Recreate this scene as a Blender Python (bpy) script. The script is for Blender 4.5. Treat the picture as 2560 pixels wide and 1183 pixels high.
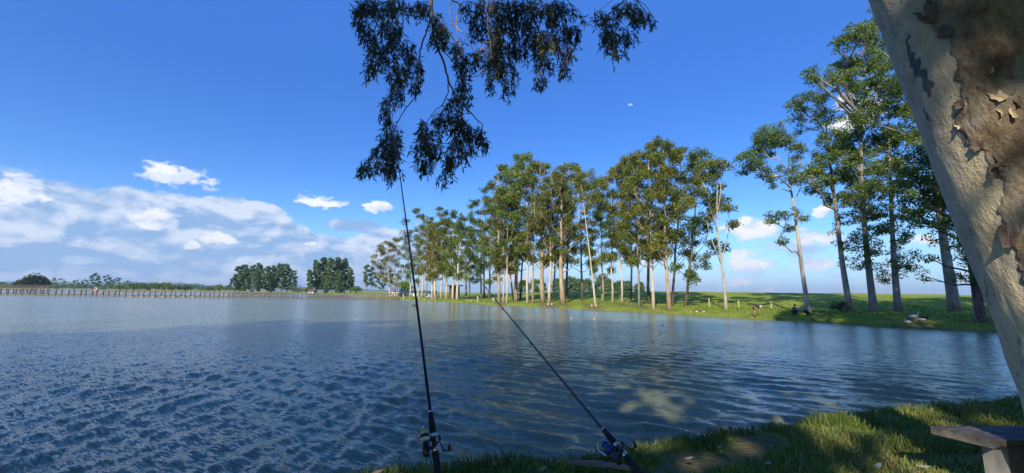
import bpy, bmesh, math, random
import numpy as np
from mathutils import Vector, Matrix, noise as mnoise

# ------------------------------------------------------------------ scene, camera, light
scn = bpy.context.scene
COL = scn.collection
for o in list(bpy.data.objects):
    bpy.data.objects.remove(o)
rad = math.radians

FPX = 1000.0                       # focal length in photo pixels (2560 wide)
EYE = 2.3                          # metres above the water
PITCH = math.atan(141.0 / FPX)
ROLL = rad(0.6)
CAM = np.array([0.0, 0.0, EYE])
_F = np.array([0, math.cos(PITCH), math.sin(PITCH)])
_R0 = np.array([1.0, 0, 0]); _U0 = np.array([0, -math.sin(PITCH), math.cos(PITCH)])
_R = _R0 * math.cos(ROLL) + _U0 * math.sin(ROLL)
_U = -_R0 * math.sin(ROLL) + _U0 * math.cos(ROLL)

cam_d = bpy.data.cameras.new('camera'); cam = bpy.data.objects.new('camera', cam_d); COL.objects.link(cam)
cam_d.sensor_width = 36; cam_d.lens = FPX / 2560 * 36; cam_d.clip_start = 0.05; cam_d.clip_end = 30000
M = Matrix.Identity(4)
for i in range(3):
    M[i][0] = _R[i]; M[i][1] = _U[i]; M[i][2] = -_F[i]; M[i][3] = CAM[i]
cam.matrix_world = M
scn.camera = cam

SUN_EL, SUN_AZ = rad(31), rad(180 + 22)          # azimuth from +Y towards +X
SDIR = np.array([math.sin(SUN_AZ) * math.cos(SUN_EL), math.cos(SUN_AZ) * math.cos(SUN_EL), math.sin(SUN_EL)])
sun_d = bpy.data.lights.new('sun', 'SUN'); sun_d.energy = 4.0; sun_d.angle = rad(0.55); sun_d.color = (1.0, 0.90, 0.74)
sun = bpy.data.objects.new('sun', sun_d); COL.objects.link(sun)
sun.rotation_euler = Vector(SDIR).to_track_quat('Z', 'Y').to_euler()

vs = scn.view_settings
scn.display_settings.display_device = 'sRGB'
vs.view_transform = 'Standard'; vs.look = 'None'; vs.exposure = 0.56; vs.gamma = 1.0; vs.use_curve_mapping = False
scn.cycles.max_bounces = 6; scn.cycles.diffuse_bounces = 2; scn.cycles.glossy_bounces = 3
scn.cycles.transmission_bounces = 4; scn.cycles.transparent_max_bounces = 6
scn.cycles.use_denoising = True

# ------------------------------------------------------------------ pixel <-> world helpers (photo pixels 2560 x 1183)
def ray(px, py):
    d = _R * (px - 1280) / FPX + _U * (591.5 - py) / FPX + _F
    return d
def P(px, py, Y):
    d = ray(px, py); return CAM + d * (Y / d[1])
def G(px, py, z=0.0):
    d = ray(px, py); return CAM + d * ((z - EYE) / d[2])
def proj(p):
    v = np.asarray(p) - CAM
    f = v @ _F
    return 1280 + FPX * (v @ _R) / f, 591.5 - FPX * (v @ _U) / f, f
def azel(px, py):
    d = ray(px, py); d = d / np.linalg.norm(d)
    return math.atan2(d[0], d[1]), math.asin(d[2])

# ------------------------------------------------------------------ world: Nishita sky with procedural clouds
world = bpy.data.worlds.new('World'); scn.world = world; world.use_nodes = True
def nd(nt, t, **kw):
    n = nt.nodes.new(t)
    for k, v in kw.items():
        setattr(n, k, v)
    return n
class NB:
    """small node builder: math on sockets"""
    def __init__(s, nt): s.nt = nt
    def _in(s, sock, v):
        if hasattr(v, 'is_output') or isinstance(v, bpy.types.NodeSocket): s.nt.links.new(v, sock)
        else: sock.default_value = v
    def m(s, op, a, b=None, c=None, clamp=False):
        n = s.nt.nodes.new('ShaderNodeMath'); n.operation = op; n.use_clamp = clamp
        s._in(n.inputs[0], a)
        if b is not None: s._in(n.inputs[1], b)
        if c is not None: s._in(n.inputs[2], c)
        return n.outputs[0]
    def ss(s, v, lo, hi, a=0.0, b=1.0):
        n = s.nt.nodes.new('ShaderNodeMapRange'); n.interpolation_type = 'SMOOTHSTEP'
        s._in(n.inputs[0], v); s._in(n.inputs[1], lo); s._in(n.inputs[2], hi); s._in(n.inputs[3], a); s._in(n.inputs[4], b)
        return n.outputs[0]
    def lin(s, v, lo, hi, a=0.0, b=1.0):
        n = s.nt.nodes.new('ShaderNodeMapRange'); n.clamp = True
        s._in(n.inputs[0], v); s._in(n.inputs[1], lo); s._in(n.inputs[2], hi); s._in(n.inputs[3], a); s._in(n.inputs[4], b)
        return n.outputs[0]
    def mix(s, f, a, b, blend='MIX'):
        n = s.nt.nodes.new('ShaderNodeMix'); n.data_type = 'RGBA'; n.blend_type = blend
        s._in(n.inputs[0], f); s._in(n.inputs[6], a); s._in(n.inputs[7], b)
        return n.outputs[2]
    def comb(s, x, y, z):
        n = s.nt.nodes.new('ShaderNodeCombineXYZ')
        s._in(n.inputs[0], x); s._in(n.inputs[1], y); s._in(n.inputs[2], z); return n.outputs[0]
    def noise(s, vec, scale, detail=4, rough=0.5, dist=0.0, out=0):
        n = s.nt.nodes.new('ShaderNodeTexNoise')
        if vec is not None: s._in(n.inputs['Vector'], vec)
        s._in(n.inputs['Scale'], scale); s._in(n.inputs['Detail'], detail); s._in(n.inputs['Roughness'], rough); s._in(n.inputs['Distortion'], dist)
        return n.outputs[out]
    def ramp(s, f, stops):
        n = s.nt.nodes.new('ShaderNodeValToRGB'); cr = n.color_ramp
        while len(cr.elements) < len(stops): cr.elements.new(0.5)
        for e, (p, c) in zip(cr.elements, stops):
            e.position = p; e.color = (*c, 1) if len(c) == 3 else c
        s._in(n.inputs[0], f); return n.outputs[0]

def build_world():
    nt = world.node_tree; nt.nodes.clear(); b = NB(nt)
    out = nd(nt, 'ShaderNodeOutputWorld'); bg = nd(nt, 'ShaderNodeBackground'); nt.links.new(bg.outputs[0], out.inputs[0])
    STR = 0.13; bg.inputs[1].default_value = STR
    sky = nd(nt, 'ShaderNodeTexSky'); sky.sky_type = 'NISHITA'; sky.sun_disc = False
    sky.sun_elevation = SUN_EL; sky.sun_rotation = SUN_AZ; sky.altitude = 0; sky.air_density = 1.0; sky.dust_density = 0.35; sky.ozone_density = 3.5
    tc = nd(nt, 'ShaderNodeTexCoord'); sep = nd(nt, 'ShaderNodeSeparateXYZ'); nt.links.new(tc.outputs['Generated'], sep.inputs[0])
    x, y, z = sep.outputs
    az = b.m('ARCTAN2', x, y); el = b.m('ARCSINE', z)
    # colour: deepen and saturate the clear sky a little, as a phone camera does
    hs = nd(nt, 'ShaderNodeHueSaturation'); nt.links.new(sky.outputs[0], hs.inputs['Color'])
    hs.inputs['Saturation'].default_value = 1.26; hs.inputs['Value'].default_value = 1.0; hs.inputs['Hue'].default_value = 0.506
    skyc = b.mix(1.0, hs.outputs[0], (0.70, 0.84, 1.06, 1), 'MULTIPLY')
    skyc = b.mix(b.ss(el, 0.12, 0.75, 0.0, 0.62), skyc, (0.058 * 6.4, 0.208 * 6.4, 0.74 * 6.4, 1))
    # cloud field
    vec = b.comb(b.m('MULTIPLY', az, 1.0), b.m('MULTIPLY', el, 1.9), 0.37)
    vecU = b.comb(b.m('ADD', az, -0.010), b.m('MULTIPLY', b.m('ADD', el, 0.016), 1.9), 0.37)
    N = b.noise(vec, 9.0, 9, 0.58, 0.25); NU = b.noise(vecU, 9.0, 9, 0.58, 0.25)
    Nl = b.noise(vec, 3.2, 3, 0.5); Nf = b.noise(vec, 30.0, 6, 0.62, 0.4)
    # broad bank of cloud: thick in the west (left), thin elsewhere
    cov = b.ss(az, rad(-9), rad(-28), 0.28, 0.98)
    cov2 = b.ss(az, rad(-70), rad(-140), 1.0, 0.3); cov = b.m('MULTIPLY', cov, cov2)
    top = b.ss(az, rad(-20), rad(-42), 0.135, 0.19)
    belt = b.m('SUBTRACT', 1.0, b.ss(el, b.m('MULTIPLY', top, 0.62), b.m('MULTIPLY', top, 1.16)))
    bank = b.m('MULTIPLY', b.m('ADD', cov, b.m('MULTIPLY', b.m('SUBTRACT', Nl, 0.5), 0.9)), belt)
    wn = nd(nt, 'ShaderNodeSeparateColor'); nt.links.new(b.noise(vec, 13.0, 5, 0.6, 0.0, out=1), wn.inputs[0])
    azw = b.m('ADD', az, b.m('MULTIPLY', b.m('SUBTRACT', wn.outputs[0], 0.5), 0.085)); elw = b.m('ADD', el, b.m('MULTIPLY', b.m('SUBTRACT', wn.outputs[1], 0.5), 0.045))
    puffs = [(452, 447, 86, 30), (392, 556, 66, 24), (803, 504, 52, 16), (948, 521, 38, 12), (40, 480, 90, 36), (482, 610, 22, 9), (550, 598, 46, 13), (782, 612, 18, 9),
             (1865, 576, 78, 28), (1855, 636, 46, 15), (1885, 665, 66, 16), (2030, 661, 66, 21), (2085, 662, 40, 14), (2055, 597, 64, 21), (2062, 529, 27, 15),
             (1838, 701, 27, 8), (1800, 712, 36, 8), (1900, 722, 30, 7), (2160, 255, 60, 42), (2110, 320, 34, 22), (1615, 640, 30, 40), (1280, 700, 70, 22), (1660, 600, 40, 14), (2300, 600, 60, 14)]
    soft = [(160, 510, 150, 40), (610, 515, 120, 26), (690, 585, 110, 24), (880, 565, 100, 22), (950, 590, 70, 20), (930, 655, 80, 30), (330, 500, 140, 30), (250, 600, 120, 26)]
    for (px, py, rx, ry) in soft:
        a0, e0 = azel(px, py); a1, e1 = azel(px + rx, py); a2, e2 = azel(px, py - ry)
        dx = b.m('DIVIDE', b.m('SUBTRACT', azw, a0), abs(a1 - a0)); dy = b.m('DIVIDE', b.m('SUBTRACT', elw, e0), abs(e2 - e0))
        e = b.m('SUBTRACT', 1.0, b.m('ADD', b.m('MULTIPLY', dx, dx), b.m('MULTIPLY', dy, dy)))
        bank = b.m('MAXIMUM', bank, b.m('ADD', 0.25, b.m('MULTIPLY', e, 0.55)))
    Mx = None
    for (px, py, rx, ry) in puffs:
        a0, e0 = azel(px, py); c = math.cos(a0) ** 1.0
        a1, e1 = azel(px + rx, py); a2, e2 = azel(px, py - ry)
        ra, re = abs(a1 - a0) * 1.05, abs(e2 - e0) * 1.3
        dx = b.m('DIVIDE', b.m('SUBTRACT', azw, a0), ra); dy = b.m('DIVIDE', b.m('SUBTRACT', elw, e0), re)
        dyb = b.m('MULTIPLY', b.m('MINIMUM', dy, 0.0), 0.35); dy = b.m('ADD', dy, dyb)      # flatter undersides
        e = b.m('SUBTRACT', 1.0, b.m('ADD', b.m('MULTIPLY', dx, dx), b.m('MULTIPLY', dy, dy)))
        Mx = e if Mx is None else b.m('MAXIMUM', Mx, e)
    Mx = b.m('MAXIMUM', Mx, -1.7)
    nn = b.m('SUBTRACT', N, 0.5); nu = b.m('SUBTRACT', NU, 0.5)
    dens = b.ss(b.m('ADD', b.m('MULTIPLY', Mx, 0.62), b.m('ADD', b.m('MULTIPLY', nn, 2.3), b.m('MULTIPLY', b.m('SUBTRACT', Nf, 0.5), 2.4))), 0.02, 0.56)
    densb = b.m('MULTIPLY', b.ss(b.m('ADD', b.m('MULTIPLY', b.m('SUBTRACT', bank, 0.32), 1.6), b.m('MULTIPLY', nn, 2.6)), -0.10, 0.42), 0.95)
    densb = b.m('MULTIPLY', densb, b.ss(bank, 0.03, 0.22))
    lit = b.m('MULTIPLY', b.m('SUBTRACT', nn, nu), 5.0)
    litp = b.m('ADD', 0.72, lit, clamp=True); litb = b.m('ADD', b.m('ADD', 0.30, b.m('MULTIPLY', nn, 2.4)), lit, clamp=True)
    k = 1.0 / STR
    colp = b.mix(litp, (0.42 * k, 0.51 * k, 0.70 * k, 1), (0.68 * k, 0.70 * k, 0.74 * k, 1))
    colb = b.mix(litb, (0.21 * k, 0.34 * k, 0.56 * k, 1), (0.52 * k, 0.58 * k, 0.69 * k, 1))
    # pale air just above the horizon
    hz = b.ss(el, 0.0, 0.17, 0.55, 0.0)
    base = b.mix(hz, skyc, (0.215 * k, 0.39 * k, 0.68 * k, 1))
    c = b.mix(densb, base, colb); c = b.mix(dens, c, colp)
    below = b.ss(el, -0.03, 0.0); c = b.mix(below, (0.1 * k, 0.14 * k, 0.12 * k, 1), c)
    nt.links.new(c, bg.inputs[0])
build_world()

# ------------------------------------------------------------------ mesh helpers
class MB:
    """collects quads and triangles, builds ONE mesh object"""
    def __init__(s): s.v = []; s.q = []; s.t = []; s.tint_q = []; s.tint_t = []; s.n = 0
    def add(s, v, q=None, t=None, tint=0.5):
        v = np.asarray(v, float).reshape(-1, 3); s.v.append(v)
        if q is not None and len(q):
            q = np.asarray(q, int); s.q.append(q + s.n); s.tint_q.append(np.broadcast_to(np.asarray(tint, float), (len(q),)))
        if t is not None and len(t):
            t = np.asarray(t, int); s.t.append(t + s.n); s.tint_t.append(np.broadcast_to(np.asarray(tint, float), (len(t),)))
        s.n += len(v); return s
    def box(s, c, size, rot=None, tint=0.5):
        c = np.asarray(c, float); h = np.asarray(size, float) / 2
        v = np.array([[x, y, z] for x in (-1, 1) for y in (-1, 1) for z in (-1, 1)], float) * h
        if rot is not None: v = v @ np.asarray(rot).T
        return s.add(v + c, [[0, 1, 3, 2], [4, 6, 7, 5], [0, 4, 5, 1], [2, 3, 7, 6], [0, 2, 6, 4], [1, 5, 7, 3]], tint=tint)
    def beam(s, a, b, w, h, up=(0, 0, 1), tint=0.5):
        a = np.asarray(a, float); b = np.asarray(b, float); d = b - a; L = np.linalg.norm(d); d /= L
        r = np.cross(d, up); nr = np.linalg.norm(r)
        r = r / nr if nr > 1e-6 else np.array([1.0, 0, 0]); u = np.cross(r, d)
        return s.box((a + b) / 2, (w, L, h), np.stack([r, d, u], 1), tint)
    def tube(s, pts, radii, n=6, cap=True, tint=0.5):
        pts = np.asarray(pts, float); k = len(pts)
        radii = np.broadcast_to(np.asarray(radii, float), (k,))
        tan = np.gradient(pts, axis=0); tan /= np.linalg.norm(tan, axis=1, keepdims=True) + 1e-12
        ref = np.array([0.0, 0, 1]) if abs(tan[0][2]) < 0.9 else np.array([1.0, 0, 0])
        rings = []
        r = np.cross(tan[0], ref); r /= np.linalg.norm(r)
        ang = np.linspace(0, 2 * np.pi, n, endpoint=False)
        for i in range(k):
            r = r - tan[i] * (r @ tan[i]); r /= np.linalg.norm(r) + 1e-12
            u = np.cross(tan[i], r)
            rings.append(pts[i] + radii[i] * (np.cos(ang)[:, None] * r + np.sin(ang)[:, None] * u))
        v = np.concatenate(rings)
        i = np.arange(k - 1)[:, None] * n; j = np.arange(n)[None, :]; j2 = (j + 1) % n
        q = np.stack([i + j, i + j2, i + n + j2, i + n + j], -1).reshape(-1, 4)
        t = []
        if cap:
            v = np.concatenate([v, pts[:1], pts[-1:]]); c0, c1 = k * n, k * n + 1
            for a in range(n):
                t.append([c0, (a + 1) % n, a]); t.append([c1, (k - 1) * n + a, (k - 1) * n + (a + 1) % n])
        return s.add(v, q, t, tint)
    def lathe(s, prof, origin=(0, 0, 0), rot=None, n=12, tint=0.5):
        """prof: list of (r, z) from bottom to top, about local z"""
        prof = np.asarray(prof, float); k = len(prof); ang = np.linspace(0, 2 * np.pi, n, endpoint=False)
        v = np.stack([prof[:, 0][:, None] * np.cos(ang), prof[:, 0][:, None] * np.sin(ang), np.broadcast_to(prof[:, 1][:, None], (k, n))], -1).reshape(-1, 3)
        v = np.concatenate([v, [[0, 0, prof[0, 1]], [0, 0, prof[-1, 1]]]])
        if rot is not None: v = v @ np.asarray(rot).T
        v = v + np.asarray(origin)
        i = np.arange(k - 1)[:, None] * n; j = np.arange(n)[None, :]; j2 = (j + 1) % n
        q = np.stack([i + j, i + j2, i + n + j2, i + n + j], -1).reshape(-1, 4)
        t = []
        for a in range(n):
            t.append([k * n, (a + 1) % n, a]); t.append([k * n + 1, (k - 1) * n + a, (k - 1) * n + (a + 1) % n])
        return s.add(v, q, t, tint)
    def ball(s, c, r, n=10, tint=0.5, rot=None):
        r = np.broadcast_to(np.asarray(r, float), (3,)); th = np.linspace(0.12, np.pi - 0.12, n)[::-1]
        sub = MB(); sub.lathe([(math.sin(a), math.cos(a)) for a in th], n=n + 2)
        v = np.concatenate(sub.v) * r
        if rot is not None: v = v @ np.asarray(rot).T
        return s.add(v + np.asarray(c), np.concatenate(sub.q), np.concatenate(sub.t), tint)
    def leaves(s, c, d, w, tint):
        """rhombus leaves: centres c, half-length vectors d, half-width vectors w"""
        n = len(c)
        v = np.stack([c - d, c - d * 0.1 + w, c + d, c - d * 0.1 - w], 1).reshape(-1, 3)
        return s.add(v, np.arange(4 * n).reshape(n, 4), tint=tint)
    def mesh(s, name, tint=False, smooth=False):
        v = np.concatenate(s.v) if s.v else np.zeros((0, 3))
        q = np.concatenate(s.q) if s.q else np.zeros((0, 4), int); t = np.concatenate(s.t) if s.t else np.zeros((0, 3), int)
        me = bpy.data.meshes.new(name)
        me.vertices.add(len(v)); me.vertices.foreach_set('co', v.astype(np.float32).ravel())
        idx = np.concatenate([q.ravel(), t.ravel()]).astype(np.int32)
        me.loops.add(len(idx)); me.loops.foreach_set('vertex_index', idx)
        tot = np.concatenate([np.full(len(q), 4), np.full(len(t), 3)]).astype(np.int32)
        start = np.concatenate([[0], np.cumsum(tot)[:-1]]).astype(np.int32) if len(tot) else np.zeros(0, np.int32)
        me.polygons.add(len(tot)); me.polygons.foreach_set('loop_start', start); me.polygons.foreach_set('loop_total', tot)
        me.polygons.foreach_set('use_smooth', np.full(len(tot), smooth))
        if tint:
            tt = np.concatenate([*s.tint_q, *s.tint_t]).astype(np.float32)
            at = me.attributes.new('tint', 'FLOAT', 'FACE'); at.data.foreach_set('value', tt)
        me.update(calc_edges=True)
        return me
    def build(s, name, mat, parent=None, tint=False, smooth=False, loc=None):
        """vertices are given in world coordinates; stored relative to the parent (an unrotated Empty) or to loc"""
        me = s.mesh(name, tint, smooth); me.materials.append(mat)
        return link(name, me, parent, loc)
def origin_of(o):
    p = np.array(o.location)
    while o.parent is not None:
        o = o.parent; p = p + np.array(o.location)
    return p
def link(name, me, parent=None, loc=None):
    o = bpy.data.objects.new(name, me); COL.objects.link(o)
    off = np.zeros(3)
    if parent is not None:
        off = origin_of(parent); o.parent = parent
    elif loc is not None:
        off = np.asarray(loc, float); o.location = off
    if np.any(off):
        n = len(me.vertices); co = np.empty(n * 3, np.float32); me.vertices.foreach_get('co', co)
        me.vertices.foreach_set('co', (co.reshape(-1, 3) - off.astype(np.float32)).ravel()); me.update()
    return o
def tag(o, label=None, cat=None, group=None, kind=None):
    if label: o['label'] = label
    if cat: o['category'] = cat
    if group: o['group'] = group
    if kind: o['kind'] = kind
    return o
def thing(name, loc, label, cat, group=None):
    o = bpy.data.objects.new(name, None); COL.objects.link(o); o.location = loc
    o.empty_display_size = 0.2
    return tag(o, label, cat, group)
def rotz(a):
    c, s = math.cos(a), math.sin(a); return np.array([[c, -s, 0], [s, c, 0], [0, 0, 1.0]])
def unit(v):
    v = np.asarray(v, float); return v / (np.linalg.norm(v) + 1e-12)
def smooth01(t):
    t = np.clip(t, 0, 1); return t * t * (3 - 2 * t)
# value noise
def _hash(ix, iy, iz, seed):
    h = (ix * 374761393 + iy * 668265263 + iz * 2147483647 + seed * 1274126177) & 0xFFFFFFFF
    h = ((h ^ (h >> 13)) * 1274126177) & 0xFFFFFFFF
    h = h ^ (h >> 16)
    return (h & 0xFFFFFF) / float(0xFFFFFF)
def vnoise(p, seed=0):
    p = np.asarray(p, float); i = np.floor(p).astype(np.int64); f = p - i; f = f * f * (3 - 2 * f)
    r = 0
    for dx in (0, 1):
        for dy in (0, 1):
            for dz in (0, 1):
                w = (f[..., 0] if dx else 1 - f[..., 0]) * (f[..., 1] if dy else 1 - f[..., 1]) * (f[..., 2] if dz else 1 - f[..., 2])
                r = r + w * _hash(i[..., 0] + dx, i[..., 1] + dy, i[..., 2] + dz, seed)
    return r
def fbm(p, oct=4, seed=0):
    p = np.asarray(p, float); r = 0; a = 0.5; tot = 0
    for k in range(oct):
        r = r + a * vnoise(p * (2 ** k), seed + k * 17); tot += a; a *= 0.5
    return r / tot
def xyz(x, y, z=0.0):
    x = np.asarray(x, float); return np.stack([x, np.asarray(y, float), np.zeros_like(x) + z], -1)
def in_poly(x, y, poly):
    x = np.asarray(x, float); y = np.asarray(y, float); inside = np.zeros(x.shape, bool); n = len(poly)
    for i in range(n):
        x1, y1 = poly[i]; x2, y2 = poly[(i + 1) % n]
        if y1 == y2: continue
        c = ((y1 > y) != (y2 > y)) & (x < (x2 - x1) * (y - y1) / (y2 - y1) + x1)
        inside ^= c
    return inside
def poly_dist(x, y, poly, closed=True):
    x = np.asarray(x, float); y = np.asarray(y, float); best = np.full(x.shape, 1e9); n = len(poly)
    for i in range(n if closed else n - 1):
        x1, y1 = poly[i]; x2, y2 = poly[(i + 1) % n]; dx, dy = x2 - x1, y2 - y1; L = dx * dx + dy * dy + 1e-12
        t = np.clip(((x - x1) * dx + (y - y1) * dy) / L, 0, 1)
        best = np.minimum(best, np.hypot(x - x1 - t * dx, y - y1 - t * dy))
    return best

# ------------------------------------------------------------------ materials
def mat(name):
    m = bpy.data.materials.new(name); m.use_nodes = True; nt = m.node_tree
    b = NB(nt); bs = nt.nodes['Principled BSDF']
    return m, nt, b, bs
def objpos(nt):
    return nd(nt, 'ShaderNodeNewGeometry').outputs['Position']
def scaled(nt, vec, s):
    n = nd(nt, 'ShaderNodeVectorMath', operation='MULTIPLY'); nt.links.new(vec, n.inputs[0]); n.inputs[1].default_value = s; return n.outputs[0]
def bump(nt, h, strength, dist=0.02):
    n = nd(nt, 'ShaderNodeBump'); n.inputs['Strength'].default_value = strength; n.inputs['Distance'].default_value = dist
    nt.links.new(h, n.inputs['Height']); return n.outputs[0]
def simple(name, c1, c2=None, scale=20.0, rough=0.6, metal=0.0, stretch=(1, 1, 1), bmp=0.0, spec=0.5):
    m, nt, b, bs = mat(name)
    if c2 is None: c2 = tuple(v * 0.75 for v in c1)
    tc = nd(nt, 'ShaderNodeTexCoord').outputs['Object']
    nz = b.noise(scaled(nt, tc, stretch), scale, 5, 0.6)
    nt.links.new(b.ramp(nz, [(0.3, c2), (0.7, c1)]), bs.inputs['Base Color'])
    bs.inputs['Roughness'].default_value = rough; bs.inputs['Metallic'].default_value = metal
    bs.inputs['Specular IOR Level'].default_value = spec
    if bmp: nt.links.new(bump(nt, nz, bmp), bs.inputs['Normal'])
    return m
def leaf_mat(name, stops, trans=0.3, rough=0.5, tcol=(0.16, 0.24, 0.03)):
    m, nt, b, bs = mat(name)
    at = nd(nt, 'ShaderNodeAttribute'); at.attribute_name = 'tint'
    col = b.ramp(at.outputs['Fac'], stops)
    nt.links.new(col, bs.inputs['Base Color']); bs.inputs['Roughness'].default_value = rough
    bs.inputs['Specular IOR Level'].default_value = 0.35
    tr = nd(nt, 'ShaderNodeBsdfTranslucent'); nt.links.new(b.mix(0.5, col, (*tcol, 1)), tr.inputs[0])
    mx = nd(nt, 'ShaderNodeMixShader'); mx.inputs[0].default_value = trans
    nt.links.new(bs.outputs[0], mx.inputs[1]); nt.links.new(tr.outputs[0], mx.inputs[2])
    nt.links.new(mx.outputs[0], nt.nodes['Material Output'].inputs[0])
    return m
def bark_mat(name, pale, mid, dark, bias=0.5):
    m, nt, b, bs = mat(name)
    tc = nd(nt, 'ShaderNodeTexCoord').outputs['Object']
    n1 = b.noise(scaled(nt, tc, (2.2, 2.2, 0.5)), 1.4, 5, 0.6, 0.4); n2 = b.noise(scaled(nt, tc, (6, 6, 0.8)), 2.0, 5, 0.65)
    f = b.m('ADD', b.m('MULTIPLY', n1, 0.7), b.m('MULTIPLY', n2, 0.3))
    nt.links.new(b.ramp(f, [(bias - 0.16, dark), (bias - 0.05, mid), (bias + 0.06, pale), (0.85, pale)]), bs.inputs['Base Color'])
    bs.inputs['Roughness'].default_value = 0.8; bs.inputs['Specular IOR Level'].default_value = 0.2
    nt.links.new(bump(nt, n2, 0.4, 0.05), bs.inputs['Normal'])
    return m
# ------------------------------------------------------------------ terrain and lake
LIP = [(3100, 985), (2700, 996), (2560, 1004), (2400, 1012), (2300, 1024), (2180, 1036), (2050, 1050), (1950, 1064), (1870, 1075), (1780, 1090), (1700, 1104),
       (1620, 1118), (1500, 1142), (1400, 1149), (1280, 1153), (1180, 1160), (1080, 1169), (960, 1184), (860, 1197), (700, 1225), (500, 1270)]
lip = [G(x, y, 0.74)[:2] for x, y in LIP]
near_edge = []
for i, p in enumerate(lip):                                   # water meets the bank a little beyond the grassy lip
    a = lip[max(i - 1, 0)]; c = lip[min(i + 1, len(lip) - 1)]; t = unit(np.array([c[0] - a[0], c[1] - a[1]]))
    near_edge.append((p[0] + t[1] * 0.30, p[1] - t[0] * 0.30))
near_edge = [(60, 6.0), (30, 5.5), (14, 5.6)] + near_edge + [(-8, 1.2), (-14, -2), (-22, -5), (-60, -18), (-200, -40)]
FAR = [(-120, 724), (0, 724), (150, 725), (300, 728), (480, 730), (600, 731.5), (760, 734.5), (860, 738), (940, 744), (985, 749), (1040, 752), (1100, 754), (1200, 761), (1300, 766), (1380, 770),
       (1500, 776), (1600, 781), (1740, 790), (1880, 798), (2020, 805), (2200, 818), (2350, 825), (2500, 833), (2620, 840)]
far_edge = [tuple(G(x, y)[:2]) for x, y in FAR]
far_edge = [(-900, 200)] + far_edge + [(45, 21), (70, 17)]
LAKE = near_edge + far_edge
def terrain(x, y):
    x = np.asarray(x, float); y = np.asarray(y, float)
    ins = in_poly(x, y, LAKE)
    dn = poly_dist(x, y, near_edge, False); df = poly_dist(x, y, far_edge, False)
    d = np.minimum(dn, df); sd = np.where(ins, -d, d)
    near = dn < df
    zn = 0.76 * smooth01(sd / 0.34) + 0.05 * smooth01(sd / 2.5)
    zn = zn + (0.05 * (vnoise(xyz(x * 1.6, y * 1.6)) - 0.5) + 0.025 * (vnoise(xyz(x * 5, y * 5), 4) - 0.5)) * smooth01(sd / 0.3)
    u = x / np.maximum(y, 1.0)
    amp = np.interp(u, [-0.45, -0.25, -0.12, -0.02, 0.12, 0.4, 1.0, 1.4], [0.0, 0.05, 0.45, 1.5, 2.35, 2.35, 2.1, 1.9])
    wob = 0.12 * (vnoise(xyz(x * 0.35, y * 0.35), 9) - 0.5) + 0.05 * (vnoise(xyz(x * 1.7, y * 1.7), 5) - 0.5)
    zf = 0.30 * smooth01(sd / 0.7) + np.interp(u, [-0.2, 0.0, 0.3], [0.12, 0.18, 0.34]) * smooth01(sd / 5) + amp * smooth01((sd - 1.0) / 44.0) \
        - np.maximum(sd - 55, 0) * np.interp(u, [-0.1, 0.05], [0.0, 0.004]) * (sd < 700) - 2.5 * (sd >= 700) * (u > -0.05)
    zf = zf + wob * smooth01(sd / 2.0) * np.where(sd > 120, 0.3, 1)
    z = np.where(near, zn, zf)
    return np.where(sd < 0, -1.6 * smooth01(-sd / 2.2), z), sd, near
def tz(x, y):
    return float(terrain(np.array([x]), np.array([y]))[0][0])
def hit(px, py, dmax=900.0):
    """where the photo pixel's ray meets the ground or the water"""
    d = ray(px, py); ys = np.concatenate([np.arange(3.0, 30, 0.1), np.arange(30, 140, 0.25), np.arange(140, dmax, 1.0)])
    pts = CAM + d * (ys / d[1])[:, None]
    z = np.maximum(terrain(pts[:, 0], pts[:, 1])[0], 0.0)
    k = np.nonzero(pts[:, 2] <= z)[0]
    if len(k) == 0: return None
    p = pts[k[0]]; return np.array([p[0], p[1], z[k[0]]])
def on_ground(px, py, Y=None):
    p = hit(px, py) if Y is None else None
    if p is None:
        p = P(px, py, Y or 90.0); p[2] = max(tz(p[0], p[1]), 0)
    return p

def polar_mesh(name, rs, th, fz, mat_, smooth=True, attrs=()):
    T, Rr = np.meshgrid(th, rs); X = Rr * np.sin(T); Y = Rr * np.cos(T)
    res = fz(X, Y, Rr); z = res[0]
    v = np.stack([X, Y, z], -1).reshape(-1, 3); nr, na = X.shape
    i = np.arange(nr - 1)[:, None] * na; j = np.arange(na - 1)[None, :]
    q = np.stack([i + j, i + j + 1, i + na + j + 1, i + na + j], -1).reshape(-1, 4)[:, ::-1]
    m = MB(); m.add(v, q); me = m.mesh(name, smooth=smooth); me.materials.append(mat_)
    for nm, val in zip(attrs, res[1:]):
        a = me.attributes.new(nm, 'FLOAT', 'POINT'); a.data.foreach_set('value', np.asarray(val, np.float32).ravel())
    return link(name, me)

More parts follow.
